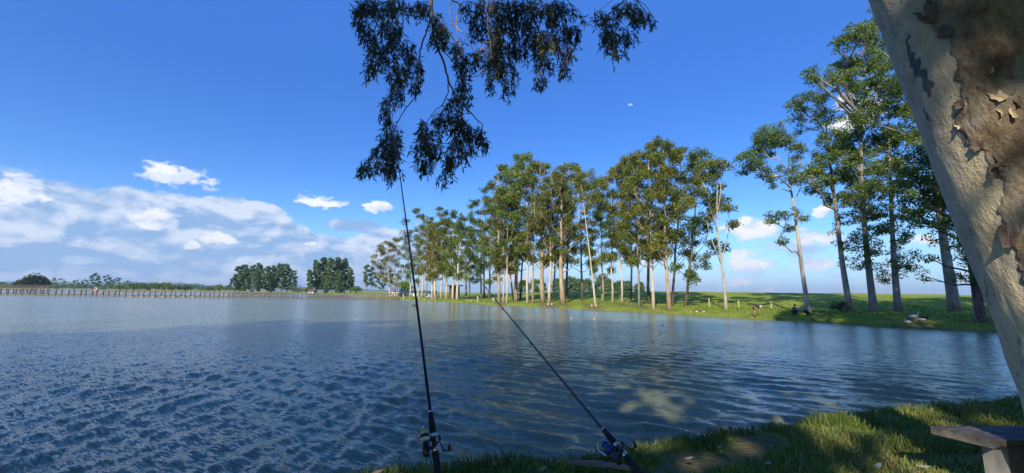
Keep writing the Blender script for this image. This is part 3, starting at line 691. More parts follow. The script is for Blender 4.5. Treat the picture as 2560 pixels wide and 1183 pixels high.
# base px, base py, top px, top py, trunk width px, crown half width px, crown start, bark, leaf, label
GR = [
 (975, 742, 968, 602, 6, 30, .30, 'p', 'r', 'short rusty-leaved eucalyptus at the left end of the long grove, by the seated orange figure'),
 (990, 742, 984, 588, 6, 26, .38, 'p', 'r', 'slim pale-stemmed rusty eucalyptus beside the dark-clothed angler at the pier end'),
 (1025, 743, 1026, 572, 6, 24, .35, 'p', 'o', 'slim eucalyptus just left of the taller fishing rod, in front of the long white building'),
 (1047, 743, 1040, 512, 7, 30, .42, 'p', 'o', 'tall pale airy-topped eucalyptus just right of the upright fishing rod'),
 (1055, 743, 1064, 528, 7, 26, .40, 'p', 'o', 'straight cream-trunked eucalyptus, second one right of the taller fishing rod'),
 (1063, 744, 1082, 545, 5, 22, .45, 'g', 'o', 'thin grey-trunked eucalyptus behind the blue-grey covered table'),
 (1080, 748, 1078, 566, 7, 25, .42, 'p', 'r', 'cream eucalyptus trunk standing right behind the plump seated angler in patterned shirt'),
 (1088, 748, 1092, 545, 9, 26, .40, 'p', 'o', 'cream eucalyptus with one bare side branch, between the seated angler and the brown-clad angler'),
 (1103, 746, 1107, 511, 8, 26, .45, 'p', 'o', 'pale eucalyptus with a narrow airy top, first trunk right of the brown-clad angler'),
 (1115, 748, 1119, 540, 7, 24, .40, 'p', 'o', 'very pale thin trunk in front of the left wall of the brown shed'),
 (1132, 749, 1134, 520, 9, 26, .42, 'p', 'o', 'pale eucalyptus in front of the brown shed, left of two bright trunks'),
 (1143, 750, 1152, 548, 10, 26, .40, 'p', 'g', 'bright pale eucalyptus at the right edge of the brown shed, right of two bright trunks'),
 (1165, 739, 1165, 520, 8, 30, .38, 't', 'g', 'green-topped eucalyptus standing back in the grove, right of the brown shed'),
 (1174, 743, 1176, 565, 6, 32, .30, 'p', 'b', 'bright green low-crowned eucalyptus, left of the white-clad standing angler'),
 (1203, 745, 1200, 490, 7, 30, .42, 't', 'o', 'eucalyptus directly behind the white-clad standing angler'),
 (1211, 746, 1214, 455, 7, 32, .40, 'd', 'g', 'dark-trunked eucalyptus just right of the white-clad standing angler'),
 (1223, 747, 1228, 560, 9, 32, .32, 'd', 'b', 'dark-trunked bright-leaved eucalyptus behind the tip of the leaning fishing rod'),
 (1247, 757, 1246, 412, 12, 38, .38, 't', 'o', 'thick tan eucalyptus beside the angler in a pale blue shirt'),
 (1258, 757, 1262, 480, 6, 28, .40, 'p', 'r', 'very thin pale eucalyptus next right of the thick tan trunk by the seated angler'),
 (1266, 758, 1270, 398, 8, 36, .42, 'p', 'g', 'slim cream eucalyptus crowned with green, left of the trunk that leans left'),
 (1283, 752, 1250, 470, 8, 30, .42, 't', 'o', 'eucalyptus leaning left with a curved foot, before the rough orange-brown trunk'),
 (1290, 754, 1300, 380, 15, 46, .40, 't', 'g', 'big eucalyptus with rough orange-brown peeling bark and dark foot'),
 (1301, 749, 1316, 425, 8, 30, .40, 'd', 'o', 'thin dark trunk right behind the rough orange-brown eucalyptus'),
 (1319, 758, 1314, 372, 10, 40, .45, 'p', 'g', 'white-footed eucalyptus reaching the highest green tuft of the middle grove'),
 (1332, 758, 1342, 392, 9, 38, .42, 't', 'o', 'orange-footed slim eucalyptus right of the white-footed one'),
 (1358, 757, 1350, 398, 17, 46, .40, 't', 'o', 'thick tan eucalyptus just left of the small bench on bare earth'),
 (1373, 757, 1378, 420, 11, 34, .45, 'p', 'o', 'pale grey eucalyptus standing right behind the small bench on bare earth'),
 (1385, 749, 1396, 440, 8, 30, .40, 'g', 'o', 'half-shaded eucalyptus set back, right of the small bench on bare earth'),
 (1408, 758, 1404, 402, 20, 48, .42, 't', 'o', 'thickest tan eucalyptus of the middle grove with an orange flaking foot'),
 (1417, 749, 1430, 400, 10, 34, .42, 'd', 'o', 'dark trunk half hidden behind the thickest tan eucalyptus'),
 (1455, 752, 1448, 425, 10, 36, .40, 'd', 'r', 'dark straight eucalyptus with pale foot, alone left of the leaning white pole'),
 (1508, 754, 1496, 438, 7, 34, .28, 't', 'g', 'thin eucalyptus with low side twigs, right of the leaning white pole'),
 (1531, 756, 1528, 412, 7, 34, .45, 'p', 'o', 'slender pale trunk beside a yellow fence post at the left of the right-hand grove'),
 (1555, 757, 1552, 394, 8, 36, .42, 'p', 'r', 'white slender trunk with dark band, beside the fallen log'),
 (1577, 757, 1576, 384, 9, 36, .42, 'd', 'o', 'dark slender trunk with tan foot, right of the fallen log'),
 (1598, 768, 1594, 378, 9, 40, .42, 'g', 'o', 'grey slender trunk close to the water, casting a thin shadow to the right'),
 (1624, 760, 1618, 352, 13, 42, .42, 'd', 'o', 'dark trunk with a wide tan foot, behind the pale trunk near the water'),
 (1634, 771, 1624, 368, 12, 40, .45, 'p', 'o', 'pale cream trunk nearest the water in the right-hand grove'),
 (1673, 773, 1657, 344, 16, 56, .45, 't', 'o', 'big tan eucalyptus carrying the highest airy crown of the right-hand grove'),
 (1681, 764, 1706, 356, 11, 46, .45, 'd', 'o', 'dark trunk with yellowish foot forking behind the big tan eucalyptus'),
 (1711, 766, 1742, 372, 12, 46, .26, 'd', 'g', 'eucalyptus with drooping sparse foliage down its trunk, rightmost of the right-hand grove'),
]
for i, (bx, by, tx, ty, w, cw, cs, bk, lf, lab) in enumerate(GR):
    base = on_ground(bx, by)
    D = base[1]; rr_ = np.random.default_rng(i)
    top = P(tx, ty + 6, D + rr_.normal() * 0.8); s = D / FPX
    near = 1 if D < 75 else 0
    gum(base, top, w * s * 0.35, cw * s * 1.42, cs * 0.66, 100 + i, lab, 'tree', GROVE, bark=BK[bk], leaf=LF[lf], limbs=25 if near else 19, sub=8, leaves=52 if near else 44,
        L=0.33 if near else 0.44, W=0.12 if near else 0.165, clump=0.66 if near else 0.90, tb=0.45 + 0.12 * rr_.normal())

# the leaning white pole
hero_gum((1489, 763), [(1482, 700), (1470, 600), (1459, 510), (1452, 450)], 0.22,
         [(1450, 470, 30, 26, .7), (1470, 445, 26, 22, .7), (1430, 505, 22, 18, .6), (1478, 500, 18, 18, .6), (1490, 640, 12, 26, .3)],
         301, 'white bare pole-like eucalyptus leaning left over two small pale stubs', GROVE, BARK_PALE, LEAF_OLIVE, spread=2.0, tb=0.5)
# single slender tree with a forked crown, right of the grove
hero_gum((1815, 773), [(1812, 715), (1803, 650), (1796, 600), (1793, 540), (1792, 470), (1797, 425)], 0.25,
         [(1800, 418, 26, 18, 1), (1770, 422, 28, 22, .9), (1745, 440, 22, 20, .8), (1788, 445, 22, 14, .7), (1755, 470, 24, 18, .7), (1800, 490, 18, 16, .9), (1770, 500, 18, 12, .7), (1783, 530, 16, 12, .9),
          (1822, 525, 24, 14, .9), (1836, 548, 14, 14, .8), (1768, 550, 14, 14, .7), (1826, 565, 10, 10, .6), (1752, 455, 14, 16, .7)],
         302, 'lone slender pale eucalyptus with wispy forked crown on the open meadow bank', GROVE, BARK_GREYP, LEAF_OLIVE, spread=2.2, tb=0.42,
         forks=[[(1803, 660, 4), (1785, 615, 3), (1770, 570, 1.5)], [(1803, 655, 4), (1815, 610, 3), (1825, 560, 1.5)], [(1794, 580, 4), (1775, 520, 3), (1762, 470, 1.5)], [(1793, 545, 4), (1802, 480, 3), (1803, 430, 1.5)]])
# tall bare tree near the crouching angler
hero_gum((2023, 781), [(2014, 735), (2002, 655), (1994, 580), (1986, 520), (1976, 470), (1968, 425), (1974, 370)], 0.33,
         [(1880, 395, 26, 20, .9), (1905, 372, 34, 26, 1), (1925, 335, 32, 22, 1), (1900, 335, 16, 18, .8), (1950, 350, 28, 20, .9), (1985, 360, 24, 18, .9), (1868, 420, 18, 14, .8), (1895, 418, 26, 14, .7),
          (1925, 440, 20, 18, .8), (1950, 425, 16, 14, .6), (1985, 420, 16, 18, .8), (1978, 455, 14, 18, .8), (1995, 385, 16, 16, .8), (1935, 465, 10, 10, .6),
          (1960, 540, 18, 12, .9), (1922, 548, 15, 14, .9), (1965, 572, 16, 10, .8), (2005, 548, 18, 9, .7), (1948, 602, 18, 9, .9), (1990, 528, 12, 9, .7)],
         303, 'tall bare white-trunked eucalyptus beside the crouching angler, its crown leaning left', GROVE, BARK_GREYP, LEAF_GREEN, spread=2.2, tb=0.5, L=0.34, W=0.14, clump=0.52,
         forks=[[(1976, 470, 5), (1945, 440, 4), (1905, 420, 3), (1872, 415, 1.5)], [(1970, 430, 4), (1945, 395, 3), (1930, 350, 1.5)], [(1993, 560, 3), (1960, 570, 2), (1945, 600, 1)], [(1985, 510, 3), (2000, 470, 2), (2005, 420, 1)]])
RG = dict(spread=3.0, L=0.34, W=0.15, clump=0.58)
hero_gum((2126, 779), [(2112, 700), (2100, 620), (2092, 540), (2082, 470), (2074, 400), (2066, 330), (2062, 270)], 0.40,
         [(2015, 245, 30, 14, 1), (1995, 258, 18, 12, .8), (2045, 240, 22, 18, .9), (2040, 275, 34, 20, .9), (1985, 275, 22, 10, .7), (2000, 300, 24, 12, .6), (2060, 300, 26, 20, .8), (2010, 320, 22, 10, .6), (2070, 345, 22, 16, .7),
          (2080, 385, 30, 20, .8), (2045, 420, 30, 24, 1), (2025, 440, 26, 24, 1), (2060, 450, 26, 20, 1), (2040, 475, 26, 18, .8), (2075, 500, 20, 16, .8), (2050, 395, 20, 14, .7), (2085, 580, 14, 10, .5)],
         304, 'slender eucalyptus with open tiered crown, just right of the white-trunked one', GROVE, BARK_GREY, LEAF_GREEN, tb=0.52, forks=[[(2070, 350, 4), (2045, 300, 3), (2020, 260, 1.5)], [(2082, 470, 4), (2060, 450, 3), (2030, 440, 1.5)]], **RG)
hero_gum((2185, 778), [(2175, 700), (2164, 600), (2156, 500), (2152, 400), (2155, 300), (2165, 180)], 0.46,
         [(2095, 345, 30, 24, 1), (2130, 350, 34, 26, 1), (2110, 395, 36, 26, 1.1), (2150, 390, 34, 26, 1.1), (2120, 440, 40, 28, 1.1), (2165, 445, 34, 28, 1.1), (2140, 490, 40, 26, 1), (2110, 500, 26, 20, .9),
          (2170, 530, 30, 24, .9), (2130, 545, 34, 20, .7), (2160, 590, 34, 22, .6), (2130, 610, 28, 18, .55), (2185, 625, 24, 18, .6), (2150, 650, 34, 20, .5), (2170, 668, 18, 10, .5), (2195, 570, 20, 20, .6)],
         305, 'leafy eucalyptus with sparse twigs down its trunk, left of the pair with low foliage', GROVE, BARK_GREY, LEAF_GREEN, tb=0.5, **RG)
hero_gum((2245, 777), [(2240, 715), (2234, 640), (2230, 560), (2226, 450), (2222, 330), (2218, 180)], 0.44,
         [(2200, 360, 34, 26, 1), (2235, 350, 30, 26, 1), (2215, 410, 40, 28, 1.1), (2250, 420, 36, 28, 1.1), (2215, 470, 42, 28, 1.1), (2265, 480, 34, 28, 1), (2230, 525, 40, 24, .9), (2275, 540, 30, 22, .8),
          (2205, 575, 26, 20, .6), (2255, 590, 28, 20, .7), (2240, 635, 20, 22, .5), (2275, 665, 26, 18, .6), (2215, 685, 22, 14, .6), (2250, 660, 30, 14, .5), (2285, 640, 16, 12, .5), (2222, 700, 14, 8, .6)],
         306, 'leafy eucalyptus with low foliage near its foot, right of the pair with low foliage', GROVE, BARK_GREY, LEAF_GREEN, tb=0.5, **RG)
hero_gum((2388, 778), [(2375, 700), (2362, 620), (2350, 540), (2338, 440), (2325, 330), (2310, 200), (2300, 100)], 0.62,
         [(2090, 105, 26, 10, .9), (2120, 90, 30, 18, 1), (2155, 85, 34, 24, 1), (2185, 60, 24, 24, 1), (2100, 122, 26, 8, .7), (2160, 120, 34, 16, .8), (2200, 110, 30, 24, 1), (2195, 25, 14, 24, .9), (2110, 160, 34, 18, 1), (2085, 185, 22, 20, .9), (2145, 165, 40, 26, 1.1), (2190, 165, 40, 28, 1.1), (2230, 150, 34, 30, 1),
          (2110, 205, 40, 24, 1.1), (2160, 215, 44, 28, 1.1), (2210, 215, 44, 28, 1.2), (2255, 215, 34, 30, 1.1), (2140, 255, 36, 22, .9), (2185, 265, 42, 26, 1.1), (2235, 275, 44, 28, 1.2), (2280, 280, 30, 30, 1.1), (2125, 300, 30, 18, 1), (2165, 310, 36, 20, 1.1), (2210, 325, 40, 22, 1.1),
          (2260, 335, 40, 26, 1), (2300, 350, 26, 28, 1), (2030, 185, 20, 14, .9), (2040, 200, 14, 10, .7), (2025, 195, 10, 10, .7)],
         307, 'largest right-bank eucalyptus with thick grey trunk and broad dense crown', GROVE, BARK_GREY, LEAF_GREEN, tb=0.5, spread=4.0, L=0.36, W=0.16, clump=0.64,
         forks=[[(2325, 330, 8), (2270, 260, 6), (2200, 200, 4), (2120, 170, 2)], [(2318, 270, 7), (2260, 170, 5), (2180, 110, 3), (2110, 100, 1.5)], [(2330, 370, 6), (2250, 330, 4), (2160, 300, 2)]])
hero_gum((2452, 805), [(2444, 740), (2432, 670), (2418, 600), (2402, 520), (2385, 430), (2370, 330)], 0.46,
         [(2300, 390, 40, 28, 1), (2340, 400, 40, 30, 1.1), (2290, 440, 40, 28, 1.1), (2340, 455, 44, 30, 1.2), (2310, 500, 44, 28, 1.1), (2360, 510, 40, 30, 1.1), (2300, 550, 40, 22, .8), (2345, 560, 36, 22, .8), (2385, 560, 30, 26, 1),
          (2330, 600, 22, 16, .4), (2395, 605, 24, 18, .8), (2415, 650, 22, 22, .7), (2440, 640, 22, 26, .6), (2400, 690, 22, 12, .7), (2435, 690, 20, 12, .5), (2460, 700, 16, 14, .5), (2310, 690, 12, 16, .5), (2325, 645, 10, 6, .3)],
         308, 'dark mossy-footed eucalyptus nearest the water, partly behind the big near trunk', GROVE, BARK_DARK, LEAF_GREEN, tb=0.46, spread=3.2, L=0.30, W=0.14, clump=0.56)

# ---- far plantations beyond the pier
FARG = 'dark plantation trees beyond the lake'
def far_tree(px, base_py, top_py, hw, D, seed, label, group, leaf, cs=0.14, tb=0.5, clump=0.135, limbs=28, name='eucalyptus_tree', n=44, bark=None, prof=([0, 0.45, 0.8, 1], [0.75, 0.85, 0.6, 0.2])):
    base = P(px, base_py, D); base[2] = max(tz(base[0], base[1]), 0.2)
    top = P(px, top_py, D); H = top[2] - base[2]; s = D / FPX
    return gum(base, top, 0.015 * H, hw * s * 0.86, cs, seed, label, 'tree', group, name=name, bark=bark or BARK_GREY, leaf=leaf, limbs=limbs, sub=7, leaves=n, L=H * 0.042, W=H * 0.02,
               clump=H * clump * 0.36, wig=0.6, tb=tb + 0.14 * math.sin(seed * 2.3), sides=6, prof=prof)
A = [(583, 690, 14), (597, 662, 14), (614, 658, 15), (632, 660, 15), (650, 655, 15), (668, 662, 15), (686, 660, 14), (702, 656, 14), (718, 656, 15), (732, 672, 12), (606, 676, 16), (641, 676, 16), (675, 678, 16)]
AL = ['leftmost and lowest tree of the wide dark plantation beyond the pier', 'second treetop from the left of the wide dark plantation', 'third treetop from the left of the wide dark plantation',
      'fourth treetop from the left of the wide dark plantation', 'middle highest treetop of the wide dark plantation', 'sixth treetop from the left of the wide dark plantation',
      'seventh treetop from the left of the wide dark plantation', 'treetop third from the right end of the wide dark plantation', 'treetop second from the right end of the wide dark plantation',
      'rightmost low tree of the wide dark plantation with ragged side', 'front-row tree low in the left part of the wide dark plantation', 'front-row tree low in the middle of the wide dark plantation', 'front-row tree low in the right part of the wide dark plantation']
for i, ((px, ty, hw), lab) in enumerate(zip(A, AL)):
    far_tree(px, 731, ty + 4, hw, 400 + (i * 37 % 25) - (15 if i > 9 else 0), 400 + i, lab, FARG, LEAF_BLUE, cs=0.12 if i < 10 else 0.05, tb=0.5)
B = [(775, 672, 9), (791, 648, 12), (810, 642, 15), (828, 643, 16), (846, 641, 14), (862, 645, 13), (876, 668, 9), (818, 668, 16), (848, 672, 15)]
BL = ['low leftmost tree of the narrower dark plantation', 'pointed treetop at the left of the narrower dark plantation', 'third treetop from the left of the narrower dark plantation', 'broad middle treetop of the narrower dark plantation',
      'treetop third from the right of the narrower dark plantation', 'rounded treetop second from the right of the narrower dark plantation', 'low ragged rightmost tree of the narrower dark plantation',
      'front-row tree in the left half of the narrower dark plantation', 'front-row tree in the right half of the narrower dark plantation']
for i, ((px, ty, hw), lab) in enumerate(zip(B, BL)):
    far_tree(px, 731.5, ty + 3, hw, 370 + (i * 29 % 21) - (12 if i > 6 else 0), 440 + i, lab, FARG, LEAF_BLUE, cs=0.12 if i < 7 else 0.05, tb=0.5)
for i, (px, ty, hw, lab) in enumerate([(917, 658, 10, 'blue-green airy tree standing clear left of the long grove'), (931, 664, 9, 'second blue-green airy tree left of the long grove'), (948, 690, 12, 'lower blue-green tree tucked behind the left end of the long grove'), (960, 680, 9, 'thin blue-green tree behind the first rusty eucalyptus')]):
    far_tree(px, 732, ty + 3, hw, 300, 460 + i, lab, 'blue green trees left of the long grove', LEAF_BLUE, cs=0.3, limbs=12, tb=0.55)
# trees on the left skyline
SK = [(190, 716, 698, 9, LEAF_BLUE, 'grey-green tree left of the paired small trees on the left skyline', 0.2), (212, 717, 697, 10, LEAF_BLUE, 'small flat-topped tree beside the life ring on the left skyline', 0.2), (240, 717, 681, 14, LEAF_BLUE, 'tallest sparse tree on the left skyline, above the life ring', 0.25),
      (268, 717, 686, 12, LEAF_BLUE, 'sparse twisted tree right of the tallest one on the left skyline', 0.25), (292, 717, 692, 13, LEAF_BLUE, 'broad grey-green tree at the left end of the long green thicket', 0.2), (322, 717, 700, 12, LEAF_BLUE, 'low grey-green treetop behind the long green thicket', 0.2),
      (8, 716, 704, 12, LEAF_BLUE, 'grey-green tree cut by the left edge of the picture', 0.2), (140, 720, 693, 22, LEAF_BUSH, 'pale green bushy tree right of the round dark tree', 0.08)]
for i, (px, by, ty, hw, lf, lab, cs) in enumerate(SK):
    far_tree(px, by, ty + 2, hw, 470, 470 + i, lab, 'trees on the left skyline', lf, cs=cs, limbs=11, tb=0.6, name='tree', clump=0.2)
def bush(px, top_py, hw, D, seed, label, group, leaf, name='bush', cat='bush', lobes=14, n=70, base_py=None, Ls=1.0):
    r = np.random.default_rng(seed); base = P(px, 725, D); base[2] = tz(base[0], base[1]); top = P(px, top_py, D); H = max(top[2] - base[2], 0.5); s = D / FPX; R = hw * s
    t = thing(name, base, label, cat, group); tm = MB(); lm = MB()
    for k in range(lobes):
        a = r.random() * 6.283; q = math.sqrt(r.random()); h = H * (0.22 + 0.62 * math.sqrt(max(0, 1 - (q * 0.92) ** 2)) * r.uniform(0.55, 1.0))
        c = base + np.array([q * R * 0.85 * math.cos(a), q * R * 0.6 * math.sin(a), h])
        tm.tube([base + [0, 0, -0.2], base + (c - base) * [0.3, 0.3, 0.6], c], [0.03 * H, 0.02 * H, 0.006 * H], 5)
        kr = max(R, H) * r.uniform(0.26, 0.40)
        leaf_cloud(lm, r, c, kr, min(kr * 0.8, H * 0.3), n, kr * 0.34 * Ls, kr * 0.2 * Ls, 0.2, 0.5 + 0.13 * r.normal(), 0.2)
    tm.build('stem', BARK_DARK, t); lm.build('foliage', leaf, t, tint=True); return t
bush(82, 687, 33, 430, 500, 'round dense dark tree by the far left railing', None, LEAF_DENSE, 'round_tree', 'tree', 34, 110)
TH = [(336, 705, 26, LEAF_BUSH, 'bright green bush at the left end of the long thicket'), (372, 703, 28, LEAF_BUSH, 'large fresh green bush, second from the left of the thicket'), (408, 704, 24, LEAF_GREEN, 'mid green bush below the faint pylons'), (432, 708, 20, LEAF_BUSH, 'light green bush in the right half of the thicket'),
      (462, 711, 18, LEAF_DENSE, 'dark green bush at the right end of the thicket'), (300, 712, 18, LEAF_BUSH, 'low bright green bush right of the life ring'), (520, 716, 16, LEAF_BLUE, 'low blue-green bush left of the wide plantation'), (548, 711, 20, LEAF_GREEN, 'dark green rounded bush touching the wide plantation')]
for i, (px, ty, hw, lf, lab) in enumerate(TH):
    bush(px, ty, hw, 440, 510 + i, lab, 'bushes of the far thicket', lf)
bush(746, 718, 13, 350, 530, 'yellow-green rounded bush between the two plantations', 'bushes by the plantations', LEAF_BUSH)
bush(765, 717, 12, 352, 531, 'paler olive bush left of the cream hut', 'bushes by the plantations', LEAF_OLIVE)
bush(891, 712, 11, 320, 532, 'round fresh green bush right of the narrower plantation', 'bushes by the plantations', LEAF_BRIGHT)
bush(1010, 700, 16, 210, 533, 'bright green leafy tree behind the white building', None, LEAF_BRIGHT, 'leafy_tree', 'tree', 20, 80)
bush(2098, 752, 22, on_ground(2098, 779)[1], 534, 'dark shady shrub left of the slender grey eucalyptus on the right bank', None, LEAF_DENSE, 'shrub', 'shrub', 12, 60)
# trees beyond the meadow crest, seen between the grove's trunks
MD = [(1424, 694, 16), (1446, 698, 14), (1470, 700, 14), (1500, 702, 14), (1522, 700, 14), (1548, 704, 12), (1568, 706, 12), (1600, 709, 10), (1395, 700, 16), (1345, 700, 18), (1310, 704, 16)]
ML = ['leafy tree beyond the meadow, left of the leaning white pole', 'tree beyond the meadow directly left of the leaning white pole', 'tree beyond the meadow right of the dark straight eucalyptus', 'tree beyond the meadow behind the thin twiggy eucalyptus', 'round-headed tree beyond the meadow, left of the white slender trunk',
      'small tree beyond the meadow, left of the dark slender trunk', 'small tree beyond the meadow, behind the dark slender trunk', 'lowest small tree at the right end of the row beyond the meadow', 'tree beyond the meadow right of the thickest tan trunk foot', 'broad green tree beyond the meadow behind the bench trunks', 'green tree beyond the meadow behind the white-footed eucalyptus']
for i, ((px, ty, hw), lab) in enumerate(zip(MD, ML)):
    D = 230; base = P(px, 724, D); base[2] = tz(base[0], base[1])
    top = P(px, ty, D); gum(base, top, 0.18, hw * D / FPX, 0.12, 560 + i, lab, 'tree', 'trees beyond the meadow', leaf=LEAF_BLUE if i < 8 else LEAF_GREEN, bark=BARK_GREY, limbs=12, sub=5, leaves=40, L=0.8, W=0.4, clump=1.5, sides=6)
# far hills
def hills():
    r = np.random.default_rng(3); m = MB(); n = 240
    a = np.linspace(rad(-75), rad(-12), n)
    H = 60 + 75 * vnoise(xyz(a * 14, a * 0), 1) + 40 * vnoise(xyz(a * 45, a * 0), 2); H = H * smooth01((rad(-10) - a) / 0.25) + 5
    v = []
    for rr, hh in ((8200, 0.0), (8800, 0.55), (9400, 1.0), (11000, 0.0)):
        v.append(np.stack([rr * np.sin(a), rr * np.cos(a), hh * H * (0.8 + 0.4 * vnoise(xyz(a * 80, a * 0 + rr), 6)) - 12], 1))
    i = np.arange(3)[:, None] * n; j = np.arange(n - 1)[None, :]
    m.add(np.concatenate(v), np.stack([i + j, i + j + 1, i + n + j + 1, i + n + j], -1).reshape(-1, 4)[:, ::-1])
    mm = simple('distant wooded hills', (0.05, 0.085, 0.04), (0.03, 0.05, 0.03), 0.003, 0.95)
    tag(m.build('hills', mm, smooth=True), 'low distant hills', kind='structure')
hills()

def far_woods():
    r = np.random.default_rng(91); lm = MB()
    for px in np.arange(-160, 590, 3.2):
        D = 760 + r.uniform(-60, 60); b0 = P(px, 718, D); b0[2] = max(tz(b0[0], b0[1]), 0.3); H = 6.5 + 5.5 * vnoise(np.array([px * 0.035, 0, 0]), 4) + r.uniform(-1, 1.5)
        for k in range(4):
            leaf_cloud(lm, r, b0 + np.array([r.normal() * 2.2, r.normal() * 3, H * r.uniform(0.25, 0.9)]), 2.4, 1.9, 42, 1.3, 0.8, 0.2, 0.45 + 0.15 * r.normal())
    tag(lm.build('far_woods', LEAF_BLUE, None, tint=True), 'low continuous belt of far woodland along the left skyline', kind='stuff')
far_woods()
# ------------------------------------------------------------------ the big near eucalyptus (trunk at the right, branch hanging in from above)
def near_bark():
    m, nt, b, bs = mat('mottled peeling bark')
    ab = nd(nt, 'ShaderNodeAttribute'); ab.attribute_name = 'bark'; at = nd(nt, 'ShaderNodeAttribute'); at.attribute_name = 'tone'
    tc = nd(nt, 'ShaderNodeTexCoord').outputs['Object']
    n1 = b.noise(tc, 5.0, 7, 0.62, 0.5); n2 = b.noise(scaled(nt, tc, (1, 1, 0.45)), 22.0, 6, 0.65); n3 = b.noise(tc, 70.0, 4, 0.6)
    f = b.m('ADD', b.m('ADD', b.m('MULTIPLY', n1, 0.45), b.m('MULTIPLY', n2, 0.37)), b.m('MULTIPLY', n3, 0.18))
    pale = b.ramp(f, [(0.32, (0.30, 0.255, 0.185)), (0.44, (0.45, 0.39, 0.28)), (0.55, (0.60, 0.51, 0.365)), (0.68, (0.51, 0.43, 0.30))])
    cream = b.ramp(f, [(0.35, (0.50, 0.40, 0.25)), (0.6, (0.70, 0.59, 0.38))])
    brown = b.ramp(f, [(0.36, (0.075, 0.054, 0.037)), (0.45, (0.15, 0.108, 0.072)), (0.53, (0.23, 0.175, 0.12)), (0.63, (0.36, 0.31, 0.24))])
    slate = b.ramp(n2, [(0.3, (0.095, 0.10, 0.105)), (0.7, (0.17, 0.175, 0.175))])
    c = b.mix(b.lin(at.outputs['Fac'], 0.0, 1.0), pale, cream)
    c = b.mix(b.lin(at.outputs['Fac'], -0.25, -0.9), c, slate)
    spots = b.ss(b.noise(scaled(nt, tc, (1, 1, 0.6)), 34.0, 2, 0.5), 0.66, 0.72, 0.0, 0.6)
    c = b.mix(spots, c, (0.13, 0.10, 0.075, 1))
    gr = b.ss(b.noise(tc, 3.1, 4, 0.6), 0.45, 0.62, 0.0, 0.55)
    brown = b.mix(gr, brown, (0.30, 0.28, 0.24, 1))
    c = b.mix(b.ss(ab.outputs['Fac'], 0.36, 0.54), c, brown)
    nt.links.new(c, bs.inputs['Base Color']); bs.inputs['Roughness'].default_value = 0.85; bs.inputs['Specular IOR Level'].default_value = 0.15
    h = b.m('ADD', b.m('MULTIPLY', n2, 0.7), b.m('MULTIPLY', n3, 0.3))
    nt.links.new(bump(nt, h, b.ss(ab.outputs['Fac'], 0.2, 0.6, 0.30, 0.95), 0.03) if False else bump(nt, h, 0.85, 0.035), bs.inputs['Normal'])
    return m
NEAR_BARK = near_bark()
TRUNK_Y = 2.65
def _edge_x(cx, z, r):
    a = np.linspace(0, 6.283, 200); pts = np.stack([cx + r * np.cos(a), TRUNK_Y + r * np.sin(a), np.full(200, z)], 1)
    return min(proj(p)[0] for p in pts)
def _solve(xl, py, r):
    lo, hi = 2.0, 6.0
    for _ in range(40):
        c = (lo + hi) / 2; z = P(proj([c, TRUNK_Y, 2.3])[0], py, TRUNK_Y)[2]
        if _edge_x(c, z, r) < xl: lo = c
        else: hi = c
    return np.array([c, TRUNK_Y, z])
_c0 = _solve(2187, 0, 0.335); _c1 = _solve(2509, 860, 0.365)
_ax = (_c0 - _c1) / (_c0[2] - _c1[2])
def trunk_c(z): return _c1 + _ax * (z - _c1[2])
NEAR_BASE = trunk_c(0.82)
near_tree = thing('eucalyptus_tree', NEAR_BASE, 'huge near eucalyptus trunk with peeling brown bark, leaning in beside the bench', 'tree')
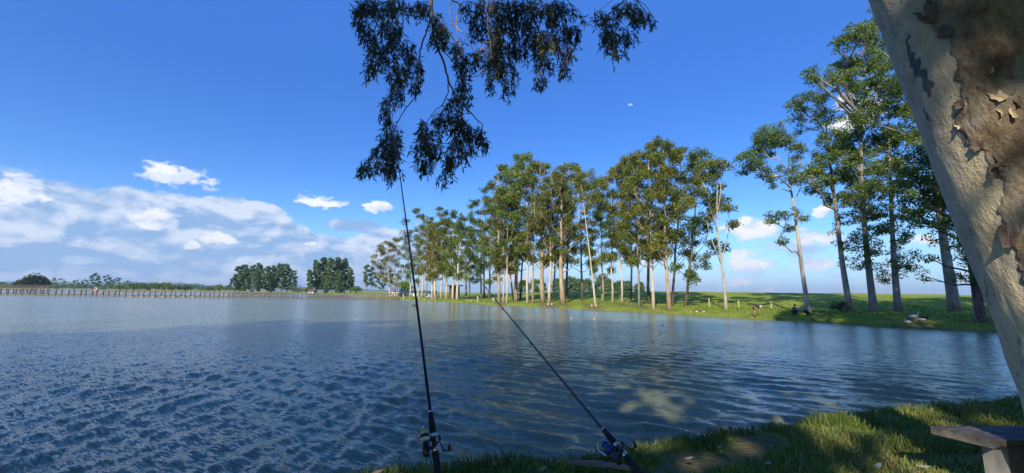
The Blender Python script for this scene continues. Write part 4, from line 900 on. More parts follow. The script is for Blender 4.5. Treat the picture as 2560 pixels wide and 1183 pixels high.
def near_trunk():
    nz, na = 380, 250
    zs = np.concatenate([np.linspace(0.55, 1.3, 30), np.linspace(1.32, 5.0, nz - 80), np.linspace(5.1, 12.5, 50)])
    th = np.concatenate([np.linspace(rad(150), rad(345), na - 60), np.linspace(rad(346), rad(509), 60)])
    Z, T = np.meshgrid(zs, th, indexing='ij')
    C = _c1 + _ax * (Z - _c1[2])[..., None]
    rb = np.interp(Z, [0.5, 0.9, 1.6, 4.4, 12.5], [0.56, 0.46, 0.395, 0.335, 0.20])
    u = np.stack([np.cos(T), np.sin(T), Z * 0.9], -1)
    lump = 0.035 * (fbm(u * 1.5, 3, 3) - 0.5) + 0.010 * (fbm(u * np.array([6, 6, 3]), 3, 5) - 0.5)
    Pn = C + (rb + lump)[..., None] * np.stack([np.cos(T), np.sin(T), np.zeros_like(T)], -1)
    v = Pn - CAM; f = v @ _F; px = 1280 + FPX * (v @ _R) / f; py = 591.5 - FPX * (v @ _U) / f
    front = (np.cos(T) * (0 - C[..., 0]) + np.sin(T) * (0 - C[..., 1])) > -0.4
    wob = np.stack([px * 0.045, py * 0.045, px * 0], -1)
    jx = 26 * (fbm(wob * 0.55, 3, 21) - 0.5) + 16 * (vnoise(wob * 1.7, 22) - 0.5); jy = 26 * (fbm(wob * 0.55, 3, 23) - 0.5) + 16 * (vnoise(wob * 1.7, 24) - 0.5)
    X, Y = px + jx, py + jy
    def sdist(poly):
        d = poly_dist(X, Y, poly); return np.where(in_poly(X, Y, poly), d, -d)
    brown_poly = [(2310, -400), (2312, 0), (2330, 65), (2386, 93), (2375, 140), (2390, 155), (2392, 200), (2409, 254), (2392, 292), (2380, 313), (2420, 350), (2451, 372), (2458, 405), (2494, 440), (2515, 452), (2511, 490), (2505, 545),
                  (2520, 615), (2545, 640), (2552, 700), (2590, 760), (2640, 900), (2900, 1100), (3200, 1100), (3200, -400)]
    slate_shadow_polys = [[(2262, 80), (2273, 105), (2286, 135), (2303, 165), (2321, 200), (2322, 222), (2314, 246), (2306, 222), (2291, 190), (2276, 155), (2265, 115)], [(2316, 268), (2328, 290), (2327, 312), (2318, 300)], [(2380, 292), (2400, 270), (2410, 300), (2440, 350), (2410, 352), (2390, 330)],  # grey bark patches; the last here paints the triangular shadows at the brown edge
                   [(2455, 690), (2472, 735), (2478, 750), (2465, 730)], [(2530, 840), (2545, 850), (2552, 880), (2538, 868)]]
    cream_poly = [(2345, 160), (2385, 150), (2392, 200), (2405, 255), (2380, 310), (2420, 355), (2458, 405), (2510, 455), (2505, 545), (2520, 620), (2545, 700), (2560, 900), (2530, 980), (2470, 760), (2430, 600), (2400, 470), (2385, 380), (2360, 260)]
    sb = sdist(brown_poly); bark = smooth01(sb / 7 + 0.5)
    # islands inside the brown: lighter flakes still showing
    isl = fbm(np.stack([px, py, px * 0], -1) * 0.012, 4, 31)
    bark = bark * (1 - 0.45 * smooth01((isl - 0.58) / 0.09))
    bark = np.where(front, bark, smooth01((fbm(u * 2, 4, 9) - 0.5) / 0.1))
    tone = np.clip(sdist(cream_poly) / 26, 0, 1) * np.where(front, 1, 0)
    for pl in slate_shadow_polys:
        tone = np.where(front, tone - 1.2 * smooth01(sdist(pl) / 5 + 0.5), tone)
    plate = smooth01(sb / 10 + 0.3) * np.where(front, 1, 0.4)
    crack = np.abs(fbm(np.stack([px, py * 0.7, px * 0], -1) * 0.02, 4, 41) - 0.5)
    disp = 0.011 * plate * (0.55 + 0.9 * fbm(np.stack([px, py, px * 0], -1) * 0.02, 3, 44)) - 0.009 * plate * smooth01(1 - crack / 0.03)
    Pn = Pn + disp[..., None] * np.stack([np.cos(T), np.sin(T), np.zeros_like(T)], -1)
    n0, n1 = Z.shape; i = np.arange(n0 - 1)[:, None] * n1; j = np.arange(n1)[None, :]; j2 = (j + 1) % n1
    m = MB(); m.add(Pn.reshape(-1, 3), np.stack([i + j, i + j2, i + n1 + j2, i + n1 + j], -1).reshape(-1, 4))
    me = m.mesh('trunk', smooth=True); me.materials.append(NEAR_BARK)
    for nm, val in (('bark', bark), ('tone', tone)):
        a = me.attributes.new(nm, 'FLOAT', 'POINT'); a.data.foreach_set('value', val.astype(np.float32).ravel())
    link('trunk', me, near_tree)
    # curled flakes of loose bark
    r = np.random.default_rng(4)
    FL = simple('loose bark flake', (0.58, 0.47, 0.28), (0.42, 0.31, 0.18), 30, 0.8); FD = simple('brown bark flake', (0.17, 0.12, 0.08), (0.08, 0.055, 0.04), 30, 0.85)
    for (fx, fy, ln, w, fm) in [(2493, 236, 46, 22, FL), (2478, 168, 40, 7, FL), (2498, 275, 40, 6, FL), (2532, 285, 34, 8, FL), (2397, 315, 22, 9, FL), (2325, 30, 70, 16, FD), (2308, 45, 60, 10, FD), (2400, 262, 26, 20, FD), (2522, 590, 60, 30, FD), (2440, 360, 40, 22, FD), (2485, 430, 40, 16, FD), (2362, 80, 40, 26, FD), (2500, 400, 46, 16, FD), (2540, 250, 40, 14, FD)]:
        d = ray(fx, fy); k = None
        for s_ in np.linspace(1.5, 4.5, 400):
            q = CAM + d * s_; c = trunk_c(q[2])
            if math.hypot(q[0] - c[0], q[1] - c[1]) < np.interp(q[2], [1.6, 4.4], [0.395, 0.335]) + 0.012: k = q; break
        if k is None: continue
        nrm = unit(np.array([k[0] - c[0], k[1] - c[1], 0])); up = unit(_ax); sd_ = np.cross(up, nrm); sc = k[1] / FPX
        a = r.normal() * 0.25; up2 = up * math.cos(a) + sd_ * math.sin(a); sd2 = np.cross(up2, nrm)
        mm = MB(); rows = []
        for t in np.linspace(0, 1, 6):
            wv = w * sc * (0.55 + 0.5 * math.sin(t * 3.0) + 0.15 * r.normal()); lift = 0.003 + 0.020 * t * t
            ctr = k + up2 * (0.5 - t) * ln * sc + nrm * (lift - 0.004) + sd2 * r.normal() * 0.006
            rows += [ctr - sd2 * wv / 2 + nrm * 0.012 * t, ctr, ctr + sd2 * wv / 2 + nrm * 0.012 * t]
        rows = np.array(rows); back = rows - nrm * 0.004
        q = []
        for i_ in range(5):
            for j_ in range(2):
                a_ = i_ * 3 + j_; q.append([a_, a_ + 1, a_ + 4, a_ + 3]); q.append([18 + a_, 18 + a_ + 3, 18 + a_ + 4, 18 + a_ + 1])
        for i_ in range(5):
            q.append([i_ * 3, i_ * 3 + 3, 18 + i_ * 3 + 3, 18 + i_ * 3]); q.append([i_ * 3 + 2, 18 + i_ * 3 + 2, 18 + i_ * 3 + 5, i_ * 3 + 5])
        mm.add(np.concatenate([rows, back]), q); mm.build('bark_flake', fm, near_tree)
near_trunk()

LEAF_HANG = leaf_mat('hanging eucalyptus leaf', [(0.0, (0.030, 0.045, 0.018)), (0.45, (0.062, 0.082, 0.032)), (0.85, (0.115, 0.132, 0.050)), (1.0, (0.21, 0.19, 0.065))], 0.20, 0.35, (0.10, 0.14, 0.03))
TWIG = simple('grey brown twig', (0.40, 0.32, 0.23), (0.20, 0.15, 0.11), 18, 0.8)
HD = 4.6
def cp(x, y): return (860 + x / 2.571, y / 2.571)
def hanging():
    r = np.random.default_rng(21); tm = MB(); lm = MB(); m_px = HD / FPX
    top = trunk_c(7.2)
    hub = P(1080, -190, HD)
    limb = [trunk_c(6.2), trunk_c(6.2) + (hub - trunk_c(6.2)) * 0.3 + [0, 0, 0.9], trunk_c(6.2) + (hub - trunk_c(6.2)) * 0.65 + [0, 0, 0.9], hub + [0, 0, 0.1]]
    tm.tube(limb, [0.13, 0.10, 0.07, 0.04], 8)
    def at_limb(t):
        k = len(limb) - 1; x = min(t, .999) * k; i = int(x); return np.array(limb[i]) + (np.array(limb[i + 1]) - np.array(limb[i])) * (x - i)
    polys = [([(1080, -190), (1079, -60), (1078, 0), (1080, 50), (1086, 105), (1109, 152), (1120, 202), (1140, 241), (1183, 290), (1206, 311)], 12, 2.2),
             ([(1120, -190), (1122, -40), (1128, 0), (1148, 8), (1150, 19), (1142, 39), (1142, 70), (1167, 88), (1179, 124), (1200, 150)], 6, 1.6),
             ([(1079, 45), (1066, 78), (1050, 128), (1047, 156), (1054, 218), (1015, 272), (988, 311), (980, 370), (975, 410)], 5, 1.2),
             ([(1118, 200), (1122, 225), (1109, 257), (1082, 284), (1062, 310), (1065, 350)], 3.6, 1.0),
             ([(1086, 105), (1110, 130), (1135, 155), (1150, 185), (1160, 215)], 4, 1.1), ([(1130, 230), (1145, 262), (1155, 295), (1150, 330), (1130, 370)], 3.4, 1.0),
             ([(1128, 5), (1124, 40), (1135, 65), (1150, 100)], 3.5, 1.1),
             ([(1040, -190), (1010, -60), (985, 0), (960, 50), (935, 110), (925, 160)], 6, 1.2), ([(1000, -40), (1010, 30), (1000, 110), (980, 190), (970, 260)], 4.5, 1.1), ([(985, -5), (930, 20), (905, 45)], 4, 1.0),
             ([(1280, -230), (1284, -60), (1287, 0), (1290, 50), (1288, 90), (1275, 150), (1265, 200)], 6, 1.3), ([(1284, -60), (1240, -10), (1215, 40), (1225, 110), (1235, 190)], 5, 1.2), ([(1284, -40), (1330, 20), (1350, 80), (1350, 140), (1352, 185)], 5, 1.2),
             ([(1360, -200), (1380, -40), (1390, 10), (1410, 60), (1425, 120), (1415, 160)], 5, 1.1), ([(1380, -40), (1420, 0), (1440, 25)], 3.5, 1.0),
             ([(1560, -230), (1570, -60), (1566, 0), (1530, 30), (1505, 50), (1495, 90)], 5, 1.1), ([(1570, -60), (1590, 0), (1615, 30), (1632, 55)], 4, 1.0), ([(1566, 0), (1545, 60), (1535, 110)], 3, 1.0), ([(1566, 5), (1575, 40), (1588, 90)], 2, .6)]
    skel = []
    for pts, w0, w1 in polys:
        zz = HD + np.cumsum(r.normal(size=len(pts))) * 0.07; zz -= zz[0] - HD
        q = np.array([P(x, y, d_) for (x, y), d_ in zip(pts, zz)])
        fine = np.linspace(0, len(q) - 1, len(q) * 4); q2 = np.stack([np.interp(fine, np.arange(len(q)), q[:, k]) for k in range(3)], 1); q2[1:-1] = (q2[:-2] + q2[1:-1] * 2 + q2[2:]) / 4 + r.normal(size=(len(q2) - 2, 3)) * 0.006
        tm.tube(q2, np.linspace(w0, w1, len(q2)) * 0.5 * m_px, 6)
        if pts[0][1] < -100:
            tgt = at_limb(np.clip((trunk_c(6.2)[0] - q[0][0]) / (trunk_c(6.2)[0] - hub[0]), 0.05, 1)); tm.tube([tgt, (tgt + q[0]) / 2 + [0, 0, 0.1], q[0]], [0.035, 0.028, w0 * 0.5 * m_px], 6)
        skel += list(q2)
    skel = np.array(skel)
    E = [(110,120,60,110),(230,60,80,70),(330,50,90,60),(480,60,60,60),(300,200,90,80),(200,320,70,70),(190,420,70,60),(290,360,60,90),(400,300,50,60),(340,480,70,70),(440,440,70,110),(480,540,40,50),(330,600,60,70),(280,680,45,60),(270,740,30,60),
         (150,30,80,50),(160,220,60,60),(620,230,70,80),(600,130,50,60),(520,40,50,40),(740,300,50,60),(770,420,60,80),(760,540,50,60),(780,620,40,50),(830,60,70,60),(1000,70,90,80),(860,180,60,80),(960,230,80,80),(1060,180,80,90),(900,360,70,70),(1000,330,80,90),(960,440,70,80),(930,530,30,40),(1050,470,70,80),
         (1060,560,50,45),(1130,300,70,90),(1150,80,80,70),(1200,180,60,80),(1230,330,70,80),(1300,280,80,90),(1290,410,60,60),(1260,500,40,50),(1320,100,80,80),(1400,230,70,80),(1470,220,60,70),(1420,360,50,80),(1420,430,40,40),(1380,60,60,60),(1440,60,40,40),(1500,80,30,30),(1240,30,80,40),(900,20,60,40),(1100,20,60,40),
         (720,660,60,50),(660,740,60,60),(720,800,70,70),(790,850,70,70),(860,860,50,60),(890,930,30,50),(740,920,60,60),(800,960,50,40),(700,1000,50,50),(660,1060,45,60),(640,1130,35,35),(520,830,60,60),(560,900,70,60),(500,940,60,50),(500,1030,50,60),(540,1060,40,40),(320,840,70,50),(290,900,70,50),(250,980,90,50),
         (330,960,60,60),(180,1050,70,40),(280,1070,70,50),(320,1090,50,40),(120,1080,30,30),(620,800,40,60),(610,960,40,50),(1640,110,60,50),(1700,160,60,60),(1690,240,50,60),(1740,270,60,60),(1800,220,40,50),(1730,330,20,30),(1800,310,20,30),(1850,60,80,50),(1900,110,60,60),(1970,120,40,50),(1870,220,20,30),(1780,60,50,50)]
    for (ex, ey, rx, ry) in E:
        x, y = cp(ex, ey); rx /= 2.571; ry /= 2.571; dd = HD + r.normal() * 0.22
        ns = max(3, int(rx * ry * math.pi / 92)); tb = 0.35 + 0.16 * r.normal()
        c0 = P(x, y - ry * 0.8, dd); k = skel[np.argmin(np.linalg.norm((skel - c0) * [1, 0.7, 1], axis=1) + 0.8 * np.maximum(0, c0[2] - skel[:, 2]))]
        tm.tube([k, (k + c0) / 2 + r.normal(size=3) * 0.03, c0], [0.006, 0.0045, 0.003], 4, cap=False)
        for s_ in range(ns):
            a = r.random() * 6.283; q = math.sqrt(r.random())
            st = P(x + rx * q * math.cos(a), y - ry * 0.35 + ry * 0.75 * q * math.sin(a), dd + r.normal() * 0.10)
            ln = r.uniform(0.10, 0.20); sw = r.normal(size=3) * 0.35; sw[2] = -1; sw = unit(sw)
            path = np.array([c0 + (st - c0) * 0.15, st, st + sw * ln * 0.5, st + unit(sw + [0, 0, -0.5]) * ln])
            tm.tube(path, [0.0026, 0.002, 0.0014, 0.0008], 3, cap=False)
            n = 12; t = r.random(n); pos = path[1] + (path[3] - path[1]) * t[:, None]
            d = r.normal(size=(n, 3)) * 0.62; d[:, 2] -= 1.0; d /= np.linalg.norm(d, axis=1, keepdims=True)
            L = r.uniform(0.05, 0.105, n)[:, None]; wv = np.cross(d, r.normal(size=(n, 3))); wv /= np.linalg.norm(wv, axis=1, keepdims=True)
            lm.leaves(pos + d * L * 0.5, d * L * 0.5, wv * (0.0062 + 0.003 * r.random((n, 1))), np.clip(tb + 0.22 * r.normal(size=n), 0, 1))
    tm.build('branch', TWIG, near_tree, smooth=True); lm.build('hanging_foliage', LEAF_HANG, near_tree, tint=True)
hanging()

# ------------------------------------------------------------------ bench on the near bank
WOOD_OLD = simple('weathered dark plank', (0.135, 0.122, 0.108), (0.045, 0.042, 0.039), 9, 0.85, stretch=(0.35, 3, 3), bmp=0.5)
WOOD_LEG = simple('split log', (0.24, 0.195, 0.15), (0.095, 0.076, 0.062), 7, 0.9, stretch=(3, 3, 0.5), bmp=0.7)
WOOD_CUT = simple('pale sawn wood', (0.30, 0.295, 0.27), (0.17, 0.165, 0.15), 10, 0.9, stretch=(2, 2, 0.5), bmp=0.3)
def near_bench():
    zt = 1.27; a = G(2329, 1066, zt); b_ = G(2390, 1087, zt); d = unit(np.array([1.0, 0.045, 0])); w = np.array([b_[0] - a[0], b_[1] - a[1], 0]); 
    w = unit(np.cross([0, 0, 1.0], d)) * -1; width = 0.30; L = 2.3
    base = np.array([a[0] + 0.3, a[1] - 0.15, tz(a[0] + 0.3, a[1] - 0.15)])
    t = thing('bench', base, 'weathered plank bench on a split log leg below the big near trunk', 'bench')
    r = np.random.default_rng(8); n = 40; rows = []
    for i in range(n):
        s = i / (n - 1) * L
        e0 = 0.010 * r.normal() * 0.6; e1 = 0.012 * r.normal() * 0.6
        off = -0.10 * max(0, 1 - s / 0.10)                       # skewed, split end
        pf = a + d * s + w * (0.0 + e0); pn = a + d * (s + (0.17 * (1 - i / (n - 1)))) + w * (width + e1 + (0.02 if 8 < i < 14 else 0))
        for q, zz in ((pf, 0.0), (pf * 0.65 + pn * 0.35, 0.004 * r.normal()), (pf * 0.3 + pn * 0.7, 0.004 * r.normal()), (pn, -0.006)):
            rows.append(q + [0, 0, zz])
        rows.append(pn + [0, 0, -0.062 + 0.006 * r.normal()] - w * 0.02); rows.append(pf + [0, 0, -0.06])
    q = []
    for i in range(n - 1):
        for j in range(6):
            q.append([i * 6 + j, i * 6 + (j + 1) % 6, (i + 1) * 6 + (j + 1) % 6, (i + 1) * 6 + j])
    tcap = [[0, 5, 4], [0, 4, 3], [0, 3, 2], [0, 2, 1]]; o = (n - 1) * 6; tcap += [[o, o + 4, o + 5], [o, o + 3, o + 4], [o, o + 2, o + 3], [o, o + 1, o + 2]]
    m = MB(); m.add(np.array(rows), q, tcap); m.build('seat', WOOD_OLD, t)
    for k, s in enumerate((0.40, 1.85)):
        c = a + d * s + w * width * 0.52; gz = tz(c[0], c[1]); m = MB(); cut = MB(); v = []; nz = 14; na = 20
        for i in range(nz):
            z = gz - 0.15 + (zt - 0.066 - gz + 0.15) * i / (nz - 1); tt = 1 - i / (nz - 1)
            for j in range(na):
                an = 2 * math.pi * j / na; rr = 0.105 + 0.022 * tt + 0.012 * (vnoise(np.array([math.cos(an) * 3, math.sin(an) * 3, z * 2 + k * 9])) - 0.5)
                sq = 1 / max(abs(math.cos(an)), abs(math.sin(an))); rr *= 0.6 + 0.4 * min(sq, 1.25)
                v.append(c + np.array([rr * math.cos(an) * 1.15 + 0.05 * tt, rr * math.sin(an), z - c[2]]))
        i = np.arange(nz - 1)[:, None] * na; j = np.arange(na)[None, :]; j2 = (j + 1) % na
        m.add(np.array(v), np.stack([i + j, i + j2, i + na + j2, i + na + j], -1).reshape(-1, 4)); lg = m.build('leg', WOOD_LEG, t, smooth=False)
        fc = c + np.array([-0.135, -0.03, 0]); hgt = zt - 0.07 - gz
        cut.box(fc + np.array([0.02, 0, gz + hgt * 0.62 - c[2]]), (0.03, 0.13, hgt * 0.72), rotz(0.5)); cut.build('sawn_face', WOOD_CUT, lg)
near_bench()

# ------------------------------------------------------------------ fishing rods
BLANK = simple('glossy black rod blank', (0.012, 0.012, 0.018), (0.008, 0.008, 0.010), 40, 0.22); GRIP = simple('black foam grip', (0.014, 0.013, 0.012), (0.008, 0.008, 0.008), 90, 0.85)
SILVER = simple('brushed silver', (0.62, 0.63, 0.65), (0.45, 0.46, 0.48), 60, 0.28, 0.9); BLACKP = simple('black reel plastic', (0.016, 0.016, 0.017), None, 30, 0.3); BLUEP = simple('blue anodised metal', (0.012, 0.075, 0.42), (0.008, 0.045, 0.26), 30, 0.25, 0.6)
WHITEP = simple('white reel plastic', (0.75, 0.75, 0.74), None, 30, 0.35); LINE_Y = simple('yellow green line', (0.55, 0.55, 0.20), (0.40, 0.42, 0.14), 200, 0.4, stretch=(1, 1, 6)); LINE_C = simple('clear fishing line', (0.35, 0.38, 0.40), None, 30, 0.3)
WINDINGS = simple('dark red winding', (0.10, 0.018, 0.014), None, 30, 0.3)
def frame_from(d):
    d = unit(d); l = unit(np.cross([0, 0, 1.0], d)); c = np.cross(d, l); return np.stack([l, c, d], 1)   # columns: side, toward/up, along
def fishing_rod(A, T, butt, label, guides, gside, r0, reel, bow):
    A = np.asarray(A); T = np.asarray(T); d = unit(T - A); B = A - d * butt; L = np.linalg.norm(T - A); Fm = frame_from(d); c_cam = unit(CAM - A)
    left = unit(np.cross(d, c_cam)); left = left if left @ _R < 0 else -left
    t = thing('fishing_rod', B, label, 'fishing rod')
    n = 40; s = np.linspace(0, 1, n); pts = A + (T - A) * s[:, None] + left * bow * (s ** 2)[:, None]
    def pt(f): return A + (T - A) * f + left * bow * f * f
    m = MB(); m.tube(pts, r0 * (1 - 0.80 * s ** 0.9), 8); m.build('blank', BLANK, t, smooth=True)
    m = MB(); m.tube([A + d * x for x in (0.008, 0.012, 0.06, 0.105, 0.108)], [0.009, 0.0165, 0.0155, 0.0125, 0.009], 14)
    m.build('fore_grip', GRIP, t, smooth=True)
    m = MB(); m.tube([A - d * x for x in (0.075, 0.08, 0.16, butt - 0.02, butt)], [0.012, 0.0165, 0.0175, 0.0155, 0.010], 14); m.build('butt_grip', GRIP, t, smooth=True)
    m = MB(); m.tube([A + d * 0.02, A - d * 0.08], [0.0125, 0.0125], 14); m.build('reel_seat', BLACKP, t, smooth=True)
    for x in ((0.006, -0.010), (-0.054, -0.078)):
        m = MB(); m.tube([A + d * x[0], A + d * x[1]], [0.0162, 0.0162], 16); m.build('seat_ring', SILVER, t, smooth=True)
    m = MB(); m.tube([A + d * 0.108, A + d * 0.116], [0.0125, 0.011], 14); m.build('collar', SILVER, t, smooth=True)
    for f in guides:
        p = pt(f); rr = 0.011 * (1 - 0.55 * f); ctr = p + gside * (r0 * 0.6 + rr * 1.5); sub = MB()
        ring = []
        for k in range(13):
            a = 2 * math.pi * k / 12; ring.append(ctr + rr * (math.cos(a) * gside + math.sin(a) * np.cross(d, gside)))
        sub.tube(ring, 0.0016, 5, cap=False); sub.tube([p + d * 0.02, ctr - gside * rr], 0.0016, 5); sub.tube([p - d * 0.02, ctr - gside * rr], 0.0016, 5); sub.build('line_guide', BLACKP, t)
        w = MB(); w.tube([p - d * 0.03, p + d * 0.03], r0 * (1 - 0.80 * f ** 0.9) * 1.16, 8); w.build('winding', BLACKP if f > 0.3 else WINDINGS, t)
    # reel
    rl = MB(); side = left; tow = c_cam - d * (c_cam @ d); tow = unit(tow)
    o = A - d * 0.020 + side * 0.040 + tow * 0.016
    Rm = np.stack([np.cross(d, side), side, d], 1) * 0.85
    col = reel
    rl.tube([A - d * 0.012, A - d * 0.02 + side * 0.02, o - d * 0.015], [0.006, 0.006, 0.009], 8); rl.tube([A - d * 0.056, A - d * 0.052 + side * 0.02, o - d * 0.035], [0.006, 0.006, 0.009], 8)
    rl.lathe([(0.010, -0.085), (0.017, -0.075), (0.021, -0.05), (0.022, -0.02), (0.017, -0.006)], o, Rm, 16)
    body = rl.build('reel', BLACKP, t, smooth=True)
    q = MB(); q.lathe([(0.020, -0.004), (0.027, 0.004), (0.028, 0.018), (0.026, 0.030), (0.020, 0.031)], o, Rm, 20); q.build('rotor', WHITEP if col == 'w' else BLUEP, body, smooth=True)
    q = MB(); q.lathe([(0.0275, 0.012), (0.0286, 0.016), (0.0286, 0.026), (0.0275, 0.03)], o, Rm, 20); q.build('rotor_band', BLACKP, body, smooth=True)
    q = MB(); q.lathe([(0.017, 0.033), (0.018, 0.035), (0.018, 0.056), (0.017, 0.058)], o, Rm, 20); q.build('spool_line', LINE_Y if col == 'w' else BLUEP, body, smooth=True)
    q = MB(); q.lathe([(0.012, 0.0585), (0.021, 0.060), (0.021, 0.064), (0.012, 0.068), (0.008, 0.078)], o, Rm, 20); q.build('spool_cap', SILVER if col == 'w' else BLACKP, body, smooth=True)
    bail = [o + side * 0.030 + d * 0.016, o + side * 0.044 + d * 0.045 + tow * 0.004, o + side * 0.026 + d * 0.066 + tow * 0.024, o - side * 0.006 + d * 0.058 + tow * 0.033, o - side * 0.022 + d * 0.03 + tow * 0.026]
    q = MB(); q.tube(bail, 0.0018, 6); q.tube([o + side * 0.028 + d * 0.004, o + side * 0.042 + d * 0.05], [0.005, 0.004], 6); q.build('bail', SILVER, body)
    h0 = o - d * 0.045 - side * 0.01; crank = [h0, A - d * 0.040 - side * 0.022 + tow * 0.02, A - d * 0.058 - side * 0.034 + tow * 0.022, A - d * 0.088 - side * 0.038 + tow * 0.024]
    q = MB(); q.tube(crank, [0.006, 0.005, 0.0042, 0.0042], 8); q.tube([crank[-1], crank[-1] - side * 0.026], 0.0035, 6); q.build('crank', BLACKP, body, smooth=True)
    q = MB(); e = crank[-1] - side * 0.024; q.tube([e - d * 0.006, e - side * 0.004 + d * 0.004, e - side * 0.008 + d * 0.022], [0.007, 0.0085, 0.007], 8); q.build('crank_knob', BLACKP, body, smooth=True)
    q = MB(); e2 = A - d * 0.022 - side * 0.028 + tow * 0.012; q.ball(e2, (0.009, 0.009, 0.016), 8, rot=Rm); q.build('drag_knob', BLACKP, body, smooth=True)
    # line through the guides and away over the water
    ln = [o + d * 0.05 + side * 0.02] + [pt(f) + gside * (r0 * 0.6 + 0.011 * (1 - 0.55 * f) * 1.5) for f in guides] + [pt(1.0)]
    end = pt(1.0) + np.array([(-6 if col == 'w' else -5), 20.0, 0]); end[2] = 0.02
    for k in range(1, 9):
        u = k / 8; q_ = pt(1.0) + (end - pt(1.0)) * u; q_[2] -= 0.5 * math.sin(math.pi * u) * 0.6; ln.append(q_)
    q = MB(); q.tube(ln, 0.0007, 4); q.build('fishing_line', LINE_C, t)
    # forked stake that carries the butt
    return t, B, d
A1, T1 = P(1083, 1088, 2.05), P(985, 292, 3.6)
A2, T2 = P(1541, 1113, 2.05), P(1168, 668, 4.5)
l1 = unit(np.cross(unit(T1 - A1), unit(CAM - A1))); l1 = l1 if l1 @ _R < 0 else -l1
l2 = unit(np.cross(unit(T2 - A2), unit(CAM - A2))); l2 = l2 if l2 @ _R < 0 else -l2
ROD1 = fishing_rod(A1, T1, 0.42, 'upright black fishing rod with white and yellow reel, its tip in the hanging leaves', (0.26, 0.50, 0.68, 0.82, 0.92), l1, 0.0095, 'w', 0.02)
ROD2 = fishing_rod(A2, T2, 0.42, 'black fishing rod slanting left over the water, with a blue reel by the bark strip', (0.15, 0.36, 0.58, 0.76, 0.90), l2, 0.0088, 'b', -0.02)
STAKE = simple('rusty steel holder', (0.10, 0.075, 0.06), (0.05, 0.04, 0.035), 40, 0.6, 0.5)
for (t, B, d), lab in ((ROD1, 'steel rod holder staked under the upright fishing rod'), (ROD2, 'steel rod holder staked under the slanting fishing rod')):
    h = thing('rod_holder', (B[0], B[1], tz(B[0], B[1])), lab, 'rod holder', 'rod holders on the near bank')
    m = MB(); m.tube([B - d * 0.03, B + d * 0.20], 0.022, 14, cap=True); m.build('tube', STAKE, h, smooth=True)
    m = MB(); m.tube([B + d * 0.02 - [0, 0.02, 0.03], np.array([B[0], B[1] - 0.03, tz(B[0], B[1]) - 0.15])], [0.009, 0.007], 8); m.build('stake', STAKE, h, smooth=True)

# ------------------------------------------------------------------ litter on the near bank
STRIP = simple('fallen bark strip', (0.24, 0.165, 0.13), (0.13, 0.09, 0.07), 14, 0.9, stretch=(0.4, 3, 3), bmp=0.5)
def bark_strip():
    pxs = [(1418, 1158), (1455, 1159), (1495, 1161), (1530, 1166), (1565, 1171), (1605, 1176)]; r = np.random.default_rng(2); m = MB(); rows = []
    ww = [0.012, 0.040, 0.045, 0.042, 0.036, 0.014]
    for (x, y), w in zip(pxs, ww):
        c = G(x, y, 0.87); rows += [c + [0, w, 0.004], c + [0, w * .4, 0.022], c + [0, -w * .5, 0.022], c + [0, -w, 0.0], c + [0, -w * .5, 0.010], c + [0, w * .4, 0.010]]
    q = [[i * 6 + j, i * 6 + (j + 1) % 6, (i + 1) * 6 + (j + 1) % 6, (i + 1) * 6 + j] for i in range(5) for j in range(6)]
    m.add(np.array(rows), q, [[0, 1, 2], [0, 2, 3], [0, 3, 4], [0, 4, 5], [30, 32, 31], [30, 33, 32], [30, 34, 33], [30, 35, 34]])
    tag(m.build('bark_strip', STRIP, loc=G(1500, 1165, 0.87)), 'long strip of fallen bark lying in the grass under the slanting rod', 'bark strip')
bark_strip()
LITTER = [simple('dry leaf tan', (0.36, 0.24, 0.14), (0.24, 0.15, 0.09), 60, 0.7), simple('dry leaf red', (0.28, 0.10, 0.055), (0.18, 0.07, 0.04), 60, 0.7), simple('dry leaf grey', (0.34, 0.31, 0.27), (0.22, 0.20, 0.18), 60, 0.7)]
def fallen_leaf(px, py, ln, ang, mi, label, curl=0.3):
    c = G(px, py, 0.885); m = MB(); s = c[1] / FPX * ln; d = np.array([math.cos(ang), math.sin(ang), 0.15]); w = np.array([-math.sin(ang), math.cos(ang), 0.25]); rows = []
    for t in np.linspace(-0.5, 0.5, 6):
        wv = 0.17 * s * math.cos(t * 2.9); z = np.array([0, 0, curl * s * t * t]); rows += [c + d * s * t + z - w * wv + [0, 0, 0.1 * wv], c + d * s * t + z, c + d * s * t + z + w * wv + [0, 0, 0.1 * wv]]
    q = []
    for i in range(5):
        q += [[i * 3, i * 3 + 1, i * 3 + 4, i * 3 + 3], [i * 3 + 1, i * 3 + 2, i * 3 + 5, i * 3 + 4]]
    m.add(np.array(rows), q); tag(m.build('fallen_leaf', LITTER[mi], loc=c), label, 'leaf', 'fallen leaves on the near bank')
for a in [(1236, 1160, 22, 2.2, 1, 'reddish fallen leaf in the grass between the two rods'), (1357, 1172, 24, 0.6, 0, 'curled tan fallen leaf right of the reddish one'), (1799, 1118, 16, 0.2, 0, 'tan fallen leaf in the sunlit grass near the water, upper of two'), (1801, 1130, 14, 0.9, 0, 'tan fallen leaf just below another in sunlit grass'), (2059, 1084, 9, 0.4, 2, 'small whitish fallen leaf beyond the worn earth patch'),
          (2195, 1165, 30, 0.5, 2, 'long pale fallen leaf in deep shade left of the bench'), (2310, 1167, 26, -0.6, 2, 'pale fallen leaf nearest the foot of the bench leg'), (1920, 1158, 18, 0.1, 2, 'pale fallen leaf on the worn earth at the bottom of the picture'), (1722, 1146, 22, 0.1, 0, 'broad tan fallen leaf at the left end of the worn earth'), (945, 1180, 26, 0.3, 0, 'orange-tan fallen leaf at the left end of the grassy bank')]:
    fallen_leaf(*a)
PEB = simple('pale pebble', (0.34, 0.32, 0.29), (0.17, 0.16, 0.15), 20, 0.8)
r = np.random.default_rng(13); m = MB()
